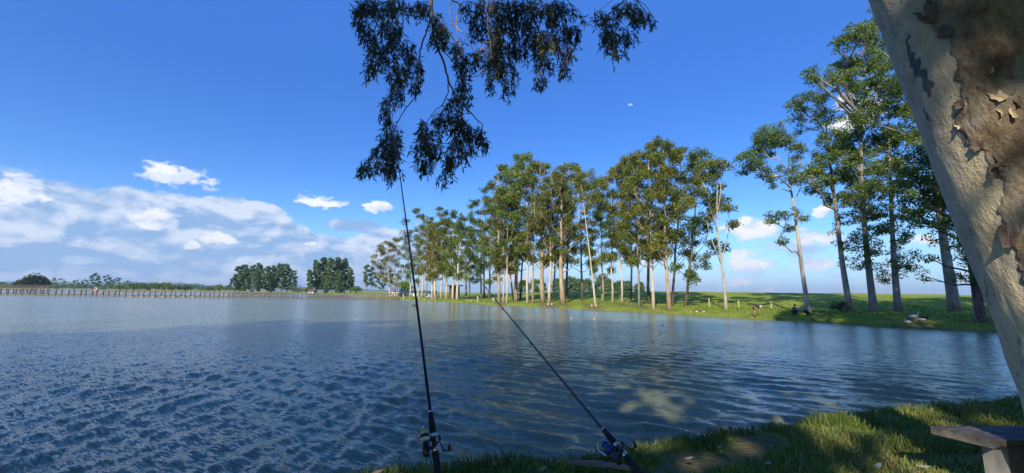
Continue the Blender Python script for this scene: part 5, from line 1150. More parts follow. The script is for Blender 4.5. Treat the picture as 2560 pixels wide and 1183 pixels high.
for k in range(46):
    c = G(r.uniform(1475, 1525), r.uniform(1126, 1146), 0.80); m.ball(c + [0, 0, 0.01], r.uniform(0.005, 0.013, 3), 5)
tag(m.build('pebbles', PEB), 'pale pebbles at the water edge beside the blue reel', kind='stuff')
# ------------------------------------------------------------------ the pier across the lake
PIERW = simple('grey weathered pier timber', (0.22, 0.185, 0.14), (0.12, 0.10, 0.075), 2.5, 0.9, bmp=0.3); PIERD = simple('dark pier deck', (0.12, 0.105, 0.085), (0.06, 0.052, 0.042), 2.0, 0.9); CONC = simple('pale concrete pad', (0.30, 0.28, 0.24), (0.20, 0.19, 0.165), 3, 0.9)
def pier():
    a = G(-110, 735.5); b_ = G(992, 750.0); d = unit(b_ - a); L = np.linalg.norm(b_ - a); nrm = np.array([-d[1], d[0], 0]); nrm = nrm if nrm[1] > 0 else -nrm
    def on(px):                                   # where the vertical plane through column px meets the pier's line
        r_ = ray(px, 740.0); A_ = np.array([[d[0], -r_[0]], [d[1], -r_[1]]]); return np.linalg.solve(A_, CAM[:2] - a[:2])[0]
    t = thing('pier', a, 'long low grey timber pier with post and rail sides crossing the lake', 'pier')
    xs = [-95, -58, -20, 18, 54, 87, 120, 153, 184, 213, 240, 270, 297, 330, 358, 387, 411, 438, 462, 486, 511, 534, 558, 581, 604, 627, 650, 671, 692, 712, 733, 754, 773, 792, 811, 830, 849, 867, 885, 903, 920, 937, 953, 970, 984]
    ss_ = [on(x) for x in xs]; W = 1.9; zd = 0.42
    hs = np.interp(xs, [-100, 300, 990], [1.75, 1.55, 1.05]); wd = np.interp(xs, [-100, 300, 990], [0.30, 0.26, 0.20])
    m = MB(); m.beam(a + [0, 0, zd - 0.06] + nrm * W / 2, b_ + [0, 0, zd - 0.06] + nrm * W / 2, W, 0.14); m.build('deck', PIERD, t)
    m = MB(); m.beam(a + [0, 0, zd - 0.23], b_ + [0, 0, zd - 0.23], 0.16, 0.19); m.build('bearer', PIERW, t)
    cache = {}
    r = np.random.default_rng(6)
    for k, (s, h, w) in enumerate(zip(ss_, hs, wd)):
        for row in (0, 1):
            if row == 1 and xs[k] > 560 and k % 2: continue
            p = a + d * s + nrm * (row * W) + np.array([0, 0, 0]); key = round(h, 1)
            if key not in cache:
                q = MB(); q.box([0, 0, (h + zd + 0.9) / 2 - 0.9], (w, w, h + zd + 0.9)); q.box([0, 0, zd + h + 0.02], (w * 1.15, w * 1.15, 0.05)); me = q.mesh('post'); me.materials.append(PIERW); cache[key] = me
            o = bpy.data.objects.new('post', cache[key]); COL.objects.link(o); o.parent = t; o.location = p - a; o.rotation_euler = (0.03 * r.normal(), 0.03 * r.normal(), math.atan2(d[1], d[0]))
    for row in (0, 1):
        for nm, fr in (('top_rail', 0.93), ('mid_rail', 0.42)):
            for k in range(len(xs) - 1):
                if row == 1 and k % 5 == 3: continue
                q = MB(); q.beam(a + d * ss_[k] + nrm * (row * W - 0.1) + [0, 0, zd + hs[k] * fr], a + d * ss_[k + 1] + nrm * (row * W - 0.1) + [0, 0, zd + hs[k + 1] * fr], 0.09, 0.24 if fr > 0.9 else 0.13); q.build(nm, PIERW, t)
    for x in (332, 358, 387, 411, 438, 462, 486):
        s = on(x); q = MB(); q.box(a + d * s - nrm * 0.25 + [0, 0, 0.12], (1.3, 0.7, 0.28), rotz(math.atan2(d[1], d[0]))); q.build('footing', CONC, t)
    # life ring
    ctr = a + d * on(240) - nrm * 0.28 + np.array([0, 0, zd + 1.65]); R1, R2 = 0.46, 0.15
    ring = thing('life_ring', ctr, 'orange and white life ring hanging on the pier rail', 'life ring')
    OR = simple('orange buoy', (0.80, 0.20, 0.03), None, 5, 0.5); WH = simple('white buoy band', (0.80, 0.79, 0.76), None, 5, 0.5); ax = d; up = np.array([0, 0, 1.0])
    for k in range(8):
        q = MB(); n = 6; pp_ = [ctr + R1 * (math.cos(2 * math.pi * (k + i / (n - 1)) / 8) * ax + math.sin(2 * math.pi * (k + i / (n - 1)) / 8) * up) for i in range(n)]
        q.tube(pp_, R2 * (1.0 if k % 2 else 1.03), 10); q.build('buoy_segment' if k % 2 else 'white_band', OR if k % 2 else WH, ring, smooth=True)
pier()
def footbridge():
    D = 175; t = thing('footbridge', P(60, 722, D), 'dark timber footbridge with close railing posts at the far left, behind the pier', 'footbridge'); cols = [-60 + 5.6 * k for k in range(34)]
    for nm, y0, th_, w in (('deck', 718.5, 0.35, 1.2), ('top_rail', 712.2, 0.10, 0.1), ('mid_rail', 714.8, 0.08, 0.08)):
        q = MB(); q.beam(P(-60, y0 - 0.3, D), P(126, y0 + 1.4, D), w, th_); q.build(nm, PIERD if nm == 'deck' else PIERW, t)
    for x in cols:
        q = MB(); a = P(x, 711.5 + 0.009 * (x + 60), D); b_ = a.copy(); b_[2] -= 1.3; q.beam(b_, a, 0.14, 0.14, up=(0, 1, 0)); q.build('rail_post', PIERW, t)
    for x in range(-50, 126, 17):
        q = MB(); a = P(x, 718.5 + 0.009 * (x + 60), D); b_ = a.copy(); b_[2] = -0.3; q.beam(b_, a, 0.3, 0.3, up=(0, 1, 0)); q.build('support_post', PIERD, t)
footbridge()

# ------------------------------------------------------------------ buildings beyond the left grove
WALLW = simple('white wall', (0.74, 0.71, 0.64), (0.60, 0.57, 0.50), 0.6, 0.8); ROOFG = simple('green roof', (0.20, 0.30, 0.17), (0.13, 0.21, 0.12), 0.8, 0.8); ROOFGR = simple('grey roof', (0.17, 0.19, 0.24), (0.11, 0.12, 0.16), 0.8, 0.7); DARKW = simple('brown shed boards', (0.16, 0.10, 0.07), (0.09, 0.06, 0.045), 1.5, 0.9, stretch=(3, 3, 0.4)); PANE = simple('dark window glass', (0.03, 0.035, 0.04), None, 5, 0.15); ORW = simple('terracotta wall', (0.42, 0.25, 0.15), None, 1, 0.9)
def building(name, label, cat, x0, x1, ybase, ytop, D, depth, wall, roofm, roof_h, gable=False, windows=(), door=None, over=0.35, lean=0.0):
    b0 = P(x0, ybase, D); b1 = P(x1, ybase, D); g = tz(b0[0], b0[1]); z1 = P(x0, ytop, D)[2]; W = b1[0] - b0[0]; cx = (b0[0] + b1[0]) / 2
    base = np.array([cx, D + depth / 2, g]); t = thing(name, base, label, cat)
    m = MB(); m.box([cx, D + depth / 2, (g - 0.3 + z1) / 2], (W, depth, z1 - g + 0.3)); wl = m.build('wall', wall, t)
    m = MB(); o = over; X0, X1, Y0, Y1 = cx - W / 2 - o, cx + W / 2 + o, D - o, D + depth + o; zz = z1 + 0.003
    if gable:
        v = [[X0, Y0, zz], [X1, Y0, zz], [X1, Y1, zz], [X0, Y1, zz], [X0, (Y0 + Y1) / 2, zz + roof_h], [X1, (Y0 + Y1) / 2, zz + roof_h]]
        m.add(v, [[0, 1, 5, 4], [2, 3, 4, 5], [3, 2, 1, 0]], [[0, 4, 3], [1, 2, 5]])
    else:
        v = [[X0, Y0, zz], [X1, Y0, zz], [X1, Y1, zz + lean], [X0, Y1, zz + lean]]; v = v + [[a_, b2, c_ + roof_h] for a_, b2, c_ in v]
        m.add(v, [[3, 2, 1, 0], [4, 5, 6, 7], [0, 1, 5, 4], [1, 2, 6, 5], [2, 3, 7, 6], [3, 0, 4, 7]])
    m.build('roof', roofm, t)
    for (u0, u1, v0, v1) in windows:
        q = MB(); q.box([cx - W / 2 + W * (u0 + u1) / 2, D - 0.03, g + (z1 - g) * (v0 + v1) / 2], (W * (u1 - u0), 0.1, (z1 - g) * (v1 - v0))); q.build('window', PANE, t)
    if door:
        u0, u1, v1 = door; q = MB(); q.box([cx - W / 2 + W * (u0 + u1) / 2, D - 0.035, g + (z1 - g) * v1 / 2], (W * (u1 - u0), 0.1, (z1 - g) * v1)); q.build('door', DARKW, t)
    return t
building('white_building', 'long low white building with pale green roof behind the left grove', 'building', 1002, 1084, 741, 731.5, 165, 7, WALLW, ROOFG, 0.9, True, [(.08, .14, .35, .7), (.3, .36, .35, .7), (.52, .58, .35, .7), (.76, .82, .35, .7)], (.62, .67, .72))
building('grey_roofed_house', 'house with blue-grey roof behind the first rusty eucalyptus', 'house', 972, 996, 740, 729, 190, 7, WALLW, ROOFGR, 2.2, True, [(.15, .3, .35, .7), (.6, .75, .35, .7)], (.42, .52, .8))
building('open_shed', 'dark brown open-sided shed with flat roof among the left grove trunks', 'shed', 1122, 1143, 743, 716, 112, 5, DARKW, DARKW, 0.25, False, [], None, 0.9, 0.2)
building('terracotta_shed', 'low terracotta shed wall in front of the long white building', 'shed', 993, 1009, 741, 734, 158, 3, ORW, ROOFGR, 0.2, False, [(.2, .35, .3, .7)], (.6, .75, .8))
building('cream_hut', 'small cream hut with dark pitched roof beside the narrower plantation', 'hut', 770, 783, 735, 729.5, 330, 4, WALLW, DARKW, 1.8, True, [(.2, .35, .3, .7)], (.55, .7, .8))
STEEL = simple('galvanised steel', (0.45, 0.46, 0.48), None, 3, 0.6, 0.4)
for px, lab in ((386.5, 'faint lattice power pylon on the left skyline, left of two'), (393.5, 'faint lattice power pylon on the left skyline, right of two')):
    D = 1150; b0 = P(px, 716, D); b0[2] = 0.5; z1 = P(px, 692, D)[2]; H = z1 - b0[2]; t = thing('power_pylon', b0, lab, 'pylon', 'power pylons on the skyline'); m = MB()
    for sx in (-1, 1):
        for sy in (-1, 1):
            m.tube([b0 + [sx * 3.0, sy * 3.0, -1], b0 + [sx * 0.9, sy * 0.9, H * 0.72], b0 + [0.3 * sx, 0.3 * sy, H]], 0.16, 4)
    for k in range(6):
        f0, f1 = k / 6 * 0.8, (k + 1) / 6 * 0.8; r0_, r1_ = 3 - 2.3 * f0, 3 - 2.3 * f1
        m.tube([b0 + [-r0_, -r0_, f0 * H], b0 + [r1_, -r1_, f1 * H]], 0.09, 4); m.tube([b0 + [r0_, -r0_, f0 * H], b0 + [-r1_, -r1_, f1 * H]], 0.09, 4)
    m.build('mast', STEEL, t)
    for f in (0.72, 0.84, 0.95):
        q = MB(); q.tube([b0 + [-4.5, 0, H * f], b0 + [0, 0, H * f + 0.5], b0 + [4.5, 0, H * f]], 0.16, 4); q.build('crossarm', STEEL, t)

# ------------------------------------------------------------------ people (one continuous skinned body each, clothes as children)
def cmat(name, c, c2=None, scale=14): return simple(name, c, c2 or tuple(x * 0.8 for x in c), scale, 0.85)
SKIN = cmat('skin', (0.46, 0.29, 0.20)); CL = {k: cmat('cloth ' + k, v) for k, v in dict(white=(0.78, 0.77, 0.73), maroon=(0.045, 0.020, 0.026), black=(0.018, 0.018, 0.020), paleblue=(0.52, 0.58, 0.66), tan=(0.40, 0.30, 0.16), brown=(0.13, 0.09, 0.05), orange=(0.72, 0.26, 0.12), grey=(0.22, 0.23, 0.24), khaki=(0.42, 0.36, 0.26)).items()}
CL['plaid'] = simple('cloth plaid', (0.34, 0.16, 0.24), (0.10, 0.035, 0.075), 16, 0.85); HAIR = cmat('dark hair', (0.02, 0.015, 0.012))
def skin_mesh(name, V, E, Rd, m_, parent, root=0, sub=2):
    me = bpy.data.meshes.new(name); me.from_pydata([tuple(v) for v in V], E, []); me.materials.append(m_); o = bpy.data.objects.new(name, me); COL.objects.link(o); o.parent = parent
    o.modifiers.new('skin', 'SKIN'); 
    for i, rr in enumerate(Rd):
        me.skin_vertices[0].data[i].radius = (rr, rr) if not isinstance(rr, tuple) else rr
    me.skin_vertices[0].data[root].use_root = True; o.modifiers['skin'].use_smooth_shade = True
    s = o.modifiers.new('sub', 'SUBSURF'); s.levels = sub; s.render_levels = sub; return o
POSES = {  # joints in metres for a 1.72 m adult facing +x, y to the left
 'stand': dict(pel=(0, 0, .93), chest=(.01, 0, 1.30), neck=(.01, 0, 1.47), head=(.03, 0, 1.62), sh=(.0, .19, 1.40), el=(.02, .25, 1.13), ha=(.16, .23, .94), hip=(0, .09, .90), kn=(.02, .10, .49), an=(0, .11, .07), to=(.17, .12, .04)),
 'raise': dict(pel=(0, 0, .93), chest=(.01, 0, 1.30), neck=(.01, 0, 1.47), head=(.02, 0, 1.62), sh=(.02, .19, 1.41), el=(.20, .24, 1.42), ha=(.36, .14, 1.60), hip=(0, .09, .90), kn=(.02, .10, .49), an=(0, .12, .07), to=(.17, .13, .04)),
 'bend': dict(pel=(-.12, 0, .90), chest=(.22, 0, 1.04), neck=(.37, 0, 1.00), head=(.50, 0, .95), sh=(.30, .19, .98), el=(.34, .22, .70), ha=(.40, .16, .46), hip=(-.10, .09, .86), kn=(.0, .11, .47), an=(-.06, .12, .07), to=(.11, .13, .04)),
 'squat': dict(pel=(-.12, 0, .38), chest=(.05, 0, .72), neck=(.12, 0, .88), head=(.18, 0, 1.02), sh=(.10, .19, .80), el=(.28, .23, .60), ha=(.48, .14, .58), hip=(-.12, .10, .36), kn=(.30, .18, .50), an=(.06, .17, .08), to=(.23, .19, .04)),
 'sit': dict(pel=(-.10, 0, .46), chest=(-.09, 0, .83), neck=(-.06, 0, 1.01), head=(-.03, 0, 1.16), sh=(-.08, .19, .94), el=(.06, .25, .70), ha=(.28, .17, .66), hip=(-.08, .10, .45), kn=(.34, .13, .47), an=(.34, .13, .07), to=(.50, .14, .04))}
def person(px, py, hpx, pose, face, top, legs, label, headgear=None, hair=True, bare_legs=False, hold=None, group='anglers around the lake', seat=None, sleeves=True, zoff=0.0, Y=None):
    base = on_ground(px, py, Y); D = base[1]; J = POSES[pose]; Htot = J['head'][2] + 0.12; k = hpx / FPX * D * 1.02 / Htot; k = min(max(k, 0.8), 1.25)
    t = thing('person', base + [0, 0, zoff], label, 'person', group); t.rotation_euler = (0, 0, face); t.scale = (k, k, k)
    g = lambda n, s=1: np.array([J[n][0], J[n][1] * s, J[n][2]])
    V = [g('pel'), (g('pel') + g('chest')) / 2, g('chest'), g('neck'), g('neck') * .4 + g('head') * .6, g('head'), g('head') + unit(g('head') - g('neck')) * .09]; Rd = [(.135, .11), (.125, .10), (.15, .11), .055, .075, .10, .07]; E = [(0, 1), (1, 2), (2, 3), (3, 4), (4, 5), (5, 6)]
    for s in (1, -1):
        n = len(V); V += [g('sh', s), g('el', s), g('ha', s), g('ha', s) + unit(g('ha', s) - g('el', s)) * .10]; Rd += [.062, .044, .034, .026]; E += [(2, n), (n, n + 1), (n + 1, n + 2), (n + 2, n + 3)]
        n = len(V); V += [g('hip', s), g('kn', s), g('an', s), g('to', s)]; Rd += [.090, .062, .042, .036]; E += [(0, n), (n, n + 1), (n + 1, n + 2), (n + 2, n + 3)]
    skin_mesh('body', V, E, Rd, SKIN, t)
    V = [g('pel') * .9 + g('chest') * .1, (g('pel') + g('chest')) / 2, g('chest'), g('neck') * .75 + g('chest') * .25]; Rd = [(.160, .135), (.145, .125), (.172, .130), .075]; E = [(0, 1), (1, 2), (2, 3)]
    for s in (1, -1):
        n = len(V); V += [g('sh', s), g('el', s) if sleeves else g('sh', s) * .5 + g('el', s) * .5]; Rd += [.078, .060]; E += [(2, n), (n, n + 1)]
        if sleeves == 'long': V.append(g('ha', s) * .9 + g('el', s) * .1); Rd.append(.048); E.append((n + 1, n + 2))
    skin_mesh('shirt', V, E, Rd, CL[top], t)
    V = [g('pel') + [0, 0, .04], g('pel')]; Rd = [(.158, .135), (.160, .138)]; E = [(0, 1)]
    for s in (1, -1):
        n = len(V); kn = g('kn', s); V += [g('hip', s), kn if not bare_legs else g('hip', s) * .25 + kn * .75]; Rd += [.110, .080]; E += [(1, n), (n, n + 1)]
        if not bare_legs: V.append(g('an', s)); Rd.append(.060); E.append((n + 1, n + 2))
    skin_mesh('shorts' if bare_legs else 'trousers', V, E, Rd, CL[legs], t)
    for s in (1, -1):
        skin_mesh('shoe', [g('an', s) + [-.05, 0, -.03], g('an', s) + [.05, 0, -.03], g('to', s)], [(0, 1), (1, 2)], [.05, .05, .042], CL['black'], t)
    hd = g('head'); up = unit(g('head') - g('neck')); fw = np.array([1.0, 0, 0]); fw = unit(fw - up * (fw @ up)); lf = np.cross(up, fw); Rm = np.stack([fw, lf, up], 1)
    m = MB(); m.lathe([(.104, .0), (.108, .04), (.098, .085), (.06, .125), (.01, .14)], hd, Rm, 14)
    o = link('cap' if headgear else 'hair', m.mesh('headwear', smooth=True)); o.data.materials.append(CL[headgear] if headgear else HAIR); o.parent = t
    if headgear:
        q = MB(); q.box(hd + fw * .13 + up * .02, (.12, .16, .015), Rm); b_ = link('cap_brim', q.mesh('cap_brim')); b_.data.materials.append(CL[headgear]); b_.parent = o
    q = MB()
    for s in (1, -1): q.ball(hd + fw * .092 + lf * .035 * s + up * .01, .012, 6)
    e = link('eyes', q.mesh('eyes')); e.data.materials.append(HAIR); e.parent = t
    q = MB(); q.ball(hd + fw * .108 - up * .02, (.02, .014, .02), 6); e = link('nose', q.mesh('nose')); e.data.materials.append(SKIN); e.parent = t
    return t, base, k
person(1888, 791, 26, 'bend', rad(-25), 'maroon', 'black', 'person in white cap and dark clothes with bare legs, bending down at the far bank', 'white', bare_legs=True)
person(1984, 789, 26, 'squat', rad(-15), 'plaid', 'black', 'person crouching in a pink and purple plaid shirt and dark cap on the far bank', 'black', sleeves='long')
person(1195, 758, 17, 'raise', rad(150), 'white', 'white', 'person dressed all in white standing on the shore, arms raised with a rod', None, sleeves='long')
person(1234, 755, 13, 'sit', rad(-100), 'paleblue', 'paleblue', 'person in pale blue seated low beside the thick tan eucalyptus', None)
person(1083, 750, 14, 'sit', rad(-60), 'plaid', 'grey', 'seated person in mottled shirt at the foot of a cream trunk', None)
person(1094, 751, 15, 'raise', rad(160), 'tan', 'brown', 'person in tan top and brown trousers standing with hands raised on the left shore', None, sleeves='long')
person(1029, 749, 17, 'stand', rad(-150), 'white', 'grey', 'person in white shirt and grey trousers standing just left of the upright rod', None)
person(1038, 745, 13, 'stand', rad(-60), 'white', 'khaki', 'person in white shirt partly hidden by the upright rod, in front of the white building', None)
person(993.5, 743, 11, 'stand', rad(-90), 'black', 'grey', 'dark-clothed person standing right of the pier end, by the slim pale stems', None)
person(1009, 747, 10, 'bend', rad(20), 'black', 'white', 'person in black top and white trousers bending over on the left shore', None)
person(980, 744, 10, 'sit', rad(90), 'orange', 'khaki', 'person in orange seated at the shore end of the pier, seen from behind', None)

# ------------------------------------------------------------------ things on the far bank
POSTY = simple('yellowish fence post', (0.55, 0.50, 0.20), (0.40, 0.34, 0.14), 4, 0.9)
for (x, y0, y1, lab) in [(1428, 746, 733, 'short yellow fence post right of the thickest tan trunk'), (1505, 751, 735, 'yellow fence post touching the thin twiggy eucalyptus'), (1549, 747, 734, 'yellow fence post left of the white slender trunk'), (1649, 759, 748, 'short yellow fence post in shade between the cream trunk and the big tan trunk'),
                     (1773.5, 768, 747, 'grey-yellow fence post left of the lone slender tree'), (1847, 770, 752, 'leaning bright yellow fence post right of the lone slender tree'), (1928.5, 771, 751, 'bright yellow fence post between the bending and the crouching angler')]:
    b0 = on_ground(x, y0); h = (y0 - y1) / FPX * b0[1]; w = 0.15; m = MB(); ln = 0.05 if '1847' in str(x) else 0.02
    m.lathe([(w * .6, -0.3), (w * .55, h * .5), (w * .5, h * .96), (w * .3, h)], b0, None, 8)
    tag(m.build('fence_post', POSTY, loc=b0), lab, 'fence post', 'fence posts on the far bank')
BENCHW = simple('old plank', (0.34, 0.28, 0.20), (0.20, 0.16, 0.11), 5, 0.9); BENCHL = simple('pale stump', (0.66, 0.58, 0.38), (0.48, 0.40, 0.26), 5, 0.9)
def low_bench(x0, x1, yb, yt, label, legm=BENCHL, seatm=BENCHW):
    a = on_ground(x0, yb); b_ = on_ground(x1, yb); b_[1] = a[1]; b_[0] = P(x1, yb, a[1])[0]; zt = P(x0, yt, a[1])[2]; t = thing('low_bench', (a + b_) / 2, label, 'bench', 'low benches on the far bank'); d = b_ - a; L = np.linalg.norm(d); d /= L
    for p in (a + d * L * .12, b_ - d * L * .12):
        p[2] = tz(p[0], p[1]); m = MB(); h = zt - 0.06 - p[2]; m.lathe([(.15, -0.1), (.16, h * .4), (.13, h)], p, None, 9); m.build('leg', legm, t)
    m = MB(); m.beam(np.array([a[0], a[1], zt - 0.02]) - d * .25, np.array([b_[0], b_[1], zt]) + d * .25, 0.32, 0.07); m.build('seat', seatm, t)
low_bench(1369, 1381, 763, 757, 'small wooden bench on bare orange earth below the pale grey trunk'); low_bench(1478, 1491, 766, 761, 'low bench with two pale stub legs at the foot of the leaning white pole'); low_bench(1739, 1762, 781, 775, 'low dark plank bench on two pale round legs on the open far bank', seatm=PIERD); low_bench(1168, 1179, 754, 750, 'tiny pale bench on the shore left of the white-clad angler')
m = MB(); b0 = on_ground(1556, 760); b1 = on_ground(1580, 763); b1[1] = b0[1] + 0.4; LOGM = simple('fallen log bark', (0.26, 0.19, 0.13), (0.13, 0.09, 0.065), 4, 0.95)
m.tube([b0 + [0, 0, .10], (b0 + b1) / 2 + [0, .1, .2], b1 + [0, 0, .12]], [0.10, .16, .13], 9); m.tube([(b0 + b1) / 2 + [0, 0, .2], (b0 + b1) / 2 + [.7, -.3, .5], (b0 + b1) / 2 + [1.2, -.4, .4]], [.06, .04, .015], 6)
tag(m.build('fallen_log', LOGM, loc=(b0 + b1) / 2), 'fallen branch lying between the white slender trunk and dark slender trunk', 'log')
# picnic things on the left shore
b0 = on_ground(1071, 746); t = thing('covered_table', b0, 'low table under a blue-grey cloth, left of the seated angler', 'table'); TC = simple('blue grey cloth', (0.30, 0.37, 0.42), (0.17, 0.22, 0.26), 3, 0.9); w = 12 / FPX * b0[1] / 2
for sx in (-1, 1):
    for sy in (-1, 1): q = MB(); q.box(b0 + [sx * w * .85, sy * .4, .3], (.07, .07, .7)); q.build('leg', BENCHW, t)
q = MB(); q.box(b0 + [0, 0, .66], (w * 2, 1.0, .05)); q.build('tabletop', BENCHW, t)
n = 24; q = MB(); v = []
for i in range(n):
    a = 2 * math.pi * i / n; c_, s_ = math.cos(a), math.sin(a); k_ = 1 / max(abs(c_), abs(s_)); ex, ey = c_ * k_ * w * 1.03, s_ * k_ * .53; f = 1 + .05 * math.sin(i * 2.6); v += [b0 + [ex * .96, ey * .96, .70], b0 + [ex * f, ey * f, .66], b0 + [ex * f * 1.02, ey * f * 1.04, .28 + .06 * math.sin(i * 1.7)]]
v.append(b0 + [0, 0, .705]); q.add(np.array(v), [[i * 3 + j, ((i + 1) % n) * 3 + j, ((i + 1) % n) * 3 + j + 1, i * 3 + j + 1] for i in range(n) for j in (0, 1)], [[3 * n, i * 3, ((i + 1) % n) * 3] for i in range(n)]); q.build('cloth', TC, t)
b0 = on_ground(1061, 751); t = thing('bucket', b0, 'pale yellow bucket at the water edge below the blue-grey covered table', 'bucket'); PY = simple('pale yellow plastic', (0.72, 0.70, 0.34), None, 5, 0.4)
q = MB(); q.lathe([(.15, 0), (.19, .34), (.205, .35), (.17, .34), (.14, .03)], b0, None, 14); q.build('pail', PY, t); q = MB(); q.tube([b0 + [.19 * math.cos(a), 0, .34 + .16 * math.sin(a)] for a in np.linspace(0, math.pi, 9)], .008, 5); q.build('handle', STEEL, t)
b0 = on_ground(1047.5, 747); t = thing('tackle_box', b0, 'yellowish tackle box with dark front on the grass right of the upright rod', 'box'); q = MB(); q.box(b0 + [0, 0, .18], (.62, .36, .36)); q.build('case', POSTY, t); q = MB(); q.box(b0 + [0, 0, .39], (.66, .40, .06)); q.build('lid', POSTY, t); q = MB(); q.box(b0 + [-.12, -.19, .18], (.26, .03, .22)); q.build('front_panel', CL['black'], t)
# the bags by the crouching angler
b0 = on_ground(2007, 790); YB = simple('yellow bag cloth', (0.75, 0.62, 0.10), (0.55, 0.45, 0.07), 5, 0.8); t = thing('yellow_bag', b0, 'yellow bag lying on the grass beside the crouching angler', 'bag'); q = MB(); q.ball(b0 + [0, 0, .13], (.30, .16, .16), 10, rot=rotz(-.4)); q.build('sack', YB, t, smooth=True); q = MB(); q.tube([b0 + [-.2, 0, .2], b0 + [-.3, -.05, .36], b0 + [-.42, 0, .22]], .018, 6); q.build('strap', YB, t)
b0 = on_ground(2016, 788); t = thing('black_bag', b0, 'black bag on the grass between the yellow bag and the white-trunked tree', 'bag'); q = MB(); q.ball(b0 + [0, 0, .20], (.30, .20, .23), 10); q.build('sack', CL['black'], t, smooth=True); q = MB(); q.tube([b0 + [-.15, 0, .38], b0 + [0, 0, .52], b0 + [.15, 0, .38]], .02, 6); q.build('strap', CL['black'], t)
b0 = on_ground(1998, 788); t = thing('bait_tray', b0, 'whitish tray held out in front of the crouching angler', 'tray'); q = MB(); q.box(b0 + [0, 0, .52], (.55, .3, .03)); q.build('base', CL['white'], t)
for s in (-1, 1): q = MB(); q.box(b0 + [0, .15 * s, .555], (.55, .02, .05)); q.build('rim', CL['white'], t)
q = MB(); q.tube([b0 + [0, 0, 0], b0 + [0, 0, .51]], .02, 6); q.build('stand', STEEL, t)
# geese and ducks
BILL = simple('orange bill', (0.62, 0.30, 0.05), None, 10, 0.5); DUCKB = simple('brown duck feathers', (0.22, 0.18, 0.13), (0.09, 0.07, 0.055), 22, 0.8); GOOSE = simple('white feathers', (0.82, 0.81, 0.77), (0.66, 0.65, 0.61), 22, 0.8); DUCKG = simple('pale grey feathers', (0.40, 0.40, 0.36), (0.24, 0.24, 0.22), 22, 0.8)
def bird(px, py, size, face, m_, label, sit=False, neck=1.0, headm=None, cat='duck', name='duck'):
    b0 = on_ground(px, py); t = thing(name, b0, label, cat, 'waterfowl resting on the far bank'); t.rotation_euler = (0, 0, face); t.scale = (size,) * 3; z = .12 if sit else .26
    V = [(-.42, 0, z + .06), (-.25, 0, z + .03), (0, 0, z), (.20, 0, z + .03), (.30, 0, z + .12), (.33, 0, z + .12 + .16 * neck), (.36, 0, z + .12 + .28 * neck), (.44, 0, z + .12 + .29 * neck)]
    body = skin_mesh('body', V, [(i, i + 1) for i in range(7)], [.03, .12, .17, .14, .075, .045, .05, .03], m_, t, 2)
    q = MB(); hz = z + .12 + .29 * neck; q.tube([(.44, 0, hz), (.50, 0, hz - .01), (.55, 0, hz - .025)], [.026, .022, .008], 6); o = link('bill', q.mesh('bill')); o.data.materials.append(BILL); o.parent = t
    for s in (-1, 1):
        q = MB(); q.ball((-.06, .13 * s, z + .05), (.26, .05, .10), 8); o = link('wing', q.mesh('wing', smooth=True)); o.data.materials.append(m_); o.parent = t
        if not sit: q = MB(); q.tube([(.0, .07 * s, z - .1), (.02, .07 * s, .02), (.10, .07 * s, .01)], [.016, .012, .02], 5); o = link('leg', q.mesh('leg')); o.data.materials.append(BILL); o.parent = t
bird(2269, 810, 0.80, rad(200), GOOSE, 'white goose resting at the water edge on the far bank', True, 0.45, cat='goose', name='goose'); bird(2286, 798, 0.78, rad(-20), GOOSE, 'white-necked goose standing upright behind the resting white goose', False, 1.2, cat='goose', name='goose')
bird(2278, 803, 0.62, rad(170), DUCKB, 'brown duck between the two white geese'); bird(2305, 806, 0.66, rad(150), DUCKG, 'pale mottled duck standing right of the white geese'); bird(2312, 801, 0.66, rad(-30), CL['black'], 'dark duck behind the pale mottled duck, rightmost of the waterfowl', False, 1.2)
FLT = simple('pink float', (0.75, 0.40, 0.36), None, 6, 0.4)
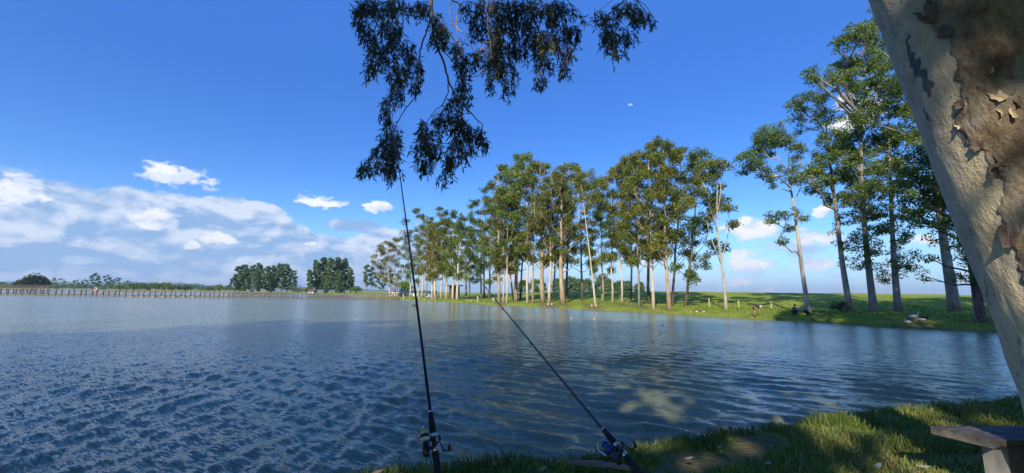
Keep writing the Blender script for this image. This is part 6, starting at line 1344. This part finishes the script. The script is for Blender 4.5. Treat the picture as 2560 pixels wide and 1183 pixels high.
for (x, y, lab) in [(1428, 796, 'pinkish fishing float on the water, left of two near each other'), (1486, 798, 'pinkish fishing float on the water, right of two near each other'), (1656, 814, 'small reddish fishing float alone on the water, off the big tan trunk')]:
    b0 = G(x, y, 0.0); t = thing('fishing_float', b0, lab, 'float', 'fishing floats on the lake'); s = 0.09; q = MB(); q.lathe([(.02, -.1), (.06, -.03), (.065, .03), (.03, .09)], b0, None, 12); q.build('bulb', FLT, t, smooth=True); q = MB(); q.lathe([(.012, .085), (.009, .18)], b0, None, 8); q.build('tip', CL['white'], t)
# the day moon
mm, nt, b, bs = mat('pale day moon'); em = nd(nt, 'ShaderNodeEmission'); nzz = b.noise(nd(nt, 'ShaderNodeTexCoord').outputs['Object'], 0.02, 3); nt.links.new(b.ramp(nzz, [(0.35, (0.36, 0.52, 0.84)), (0.65, (0.60, 0.70, 0.88))]), em.inputs[0]); em.inputs[1].default_value = 0.70; nt.links.new(em.outputs[0], nt.nodes['Material Output'].inputs[0])
DM = 20000.0; c = P(1576, 264.5, DM); s = DM / FPX * 6.0; n = 20; v = []; view = unit(c - CAM); rgt = unit(np.cross(view, [0, 0, 1])); upv = np.cross(rgt, view)
m = MB(); rows = []
for i in range(9):
    el_ = (i / 8) * math.pi / 2
    for j in range(n): a = 2 * math.pi * j / n; rows.append(c + s * (math.cos(el_) * math.cos(a) * rgt + math.cos(el_) * math.sin(a) * 0.45 * -view + (math.sin(el_) * 0.92) * upv * 1.0))
m.add(np.array(rows), [[i * n + j, i * n + (j + 1) % n, (i + 1) * n + (j + 1) % n, (i + 1) * n + j] for i in range(8) for j in range(n)]); m.add(np.array(rows[:n]), None, [[0, j + 1, j] for j in range(1, n - 1)])
tag(m.build('moon', mm, loc=c, smooth=True), 'pale half moon in the blue sky above the right-hand grove', 'moon')
# ------------------------------------------------------------------ haze: thin even air round the whole scene
hm = bpy.data.materials.new('thin haze'); hm.use_nodes = True; nt = hm.node_tree; nt.nodes.clear()
ho = nd(nt, 'ShaderNodeOutputMaterial'); hv = nd(nt, 'ShaderNodeVolumePrincipled'); nt.links.new(hv.outputs[0], ho.inputs['Volume'])
hv.inputs['Color'].default_value = (0.66, 0.85, 1.0, 1); hv.inputs['Density'].default_value = 9.0e-5; hv.inputs['Anisotropy'].default_value = 0.1
m = MB(); m.box([0, 0, 128], (29000, 29000, 264)); tag(m.build('haze', hm), 'thin pale haze over the lake country', kind='stuff')
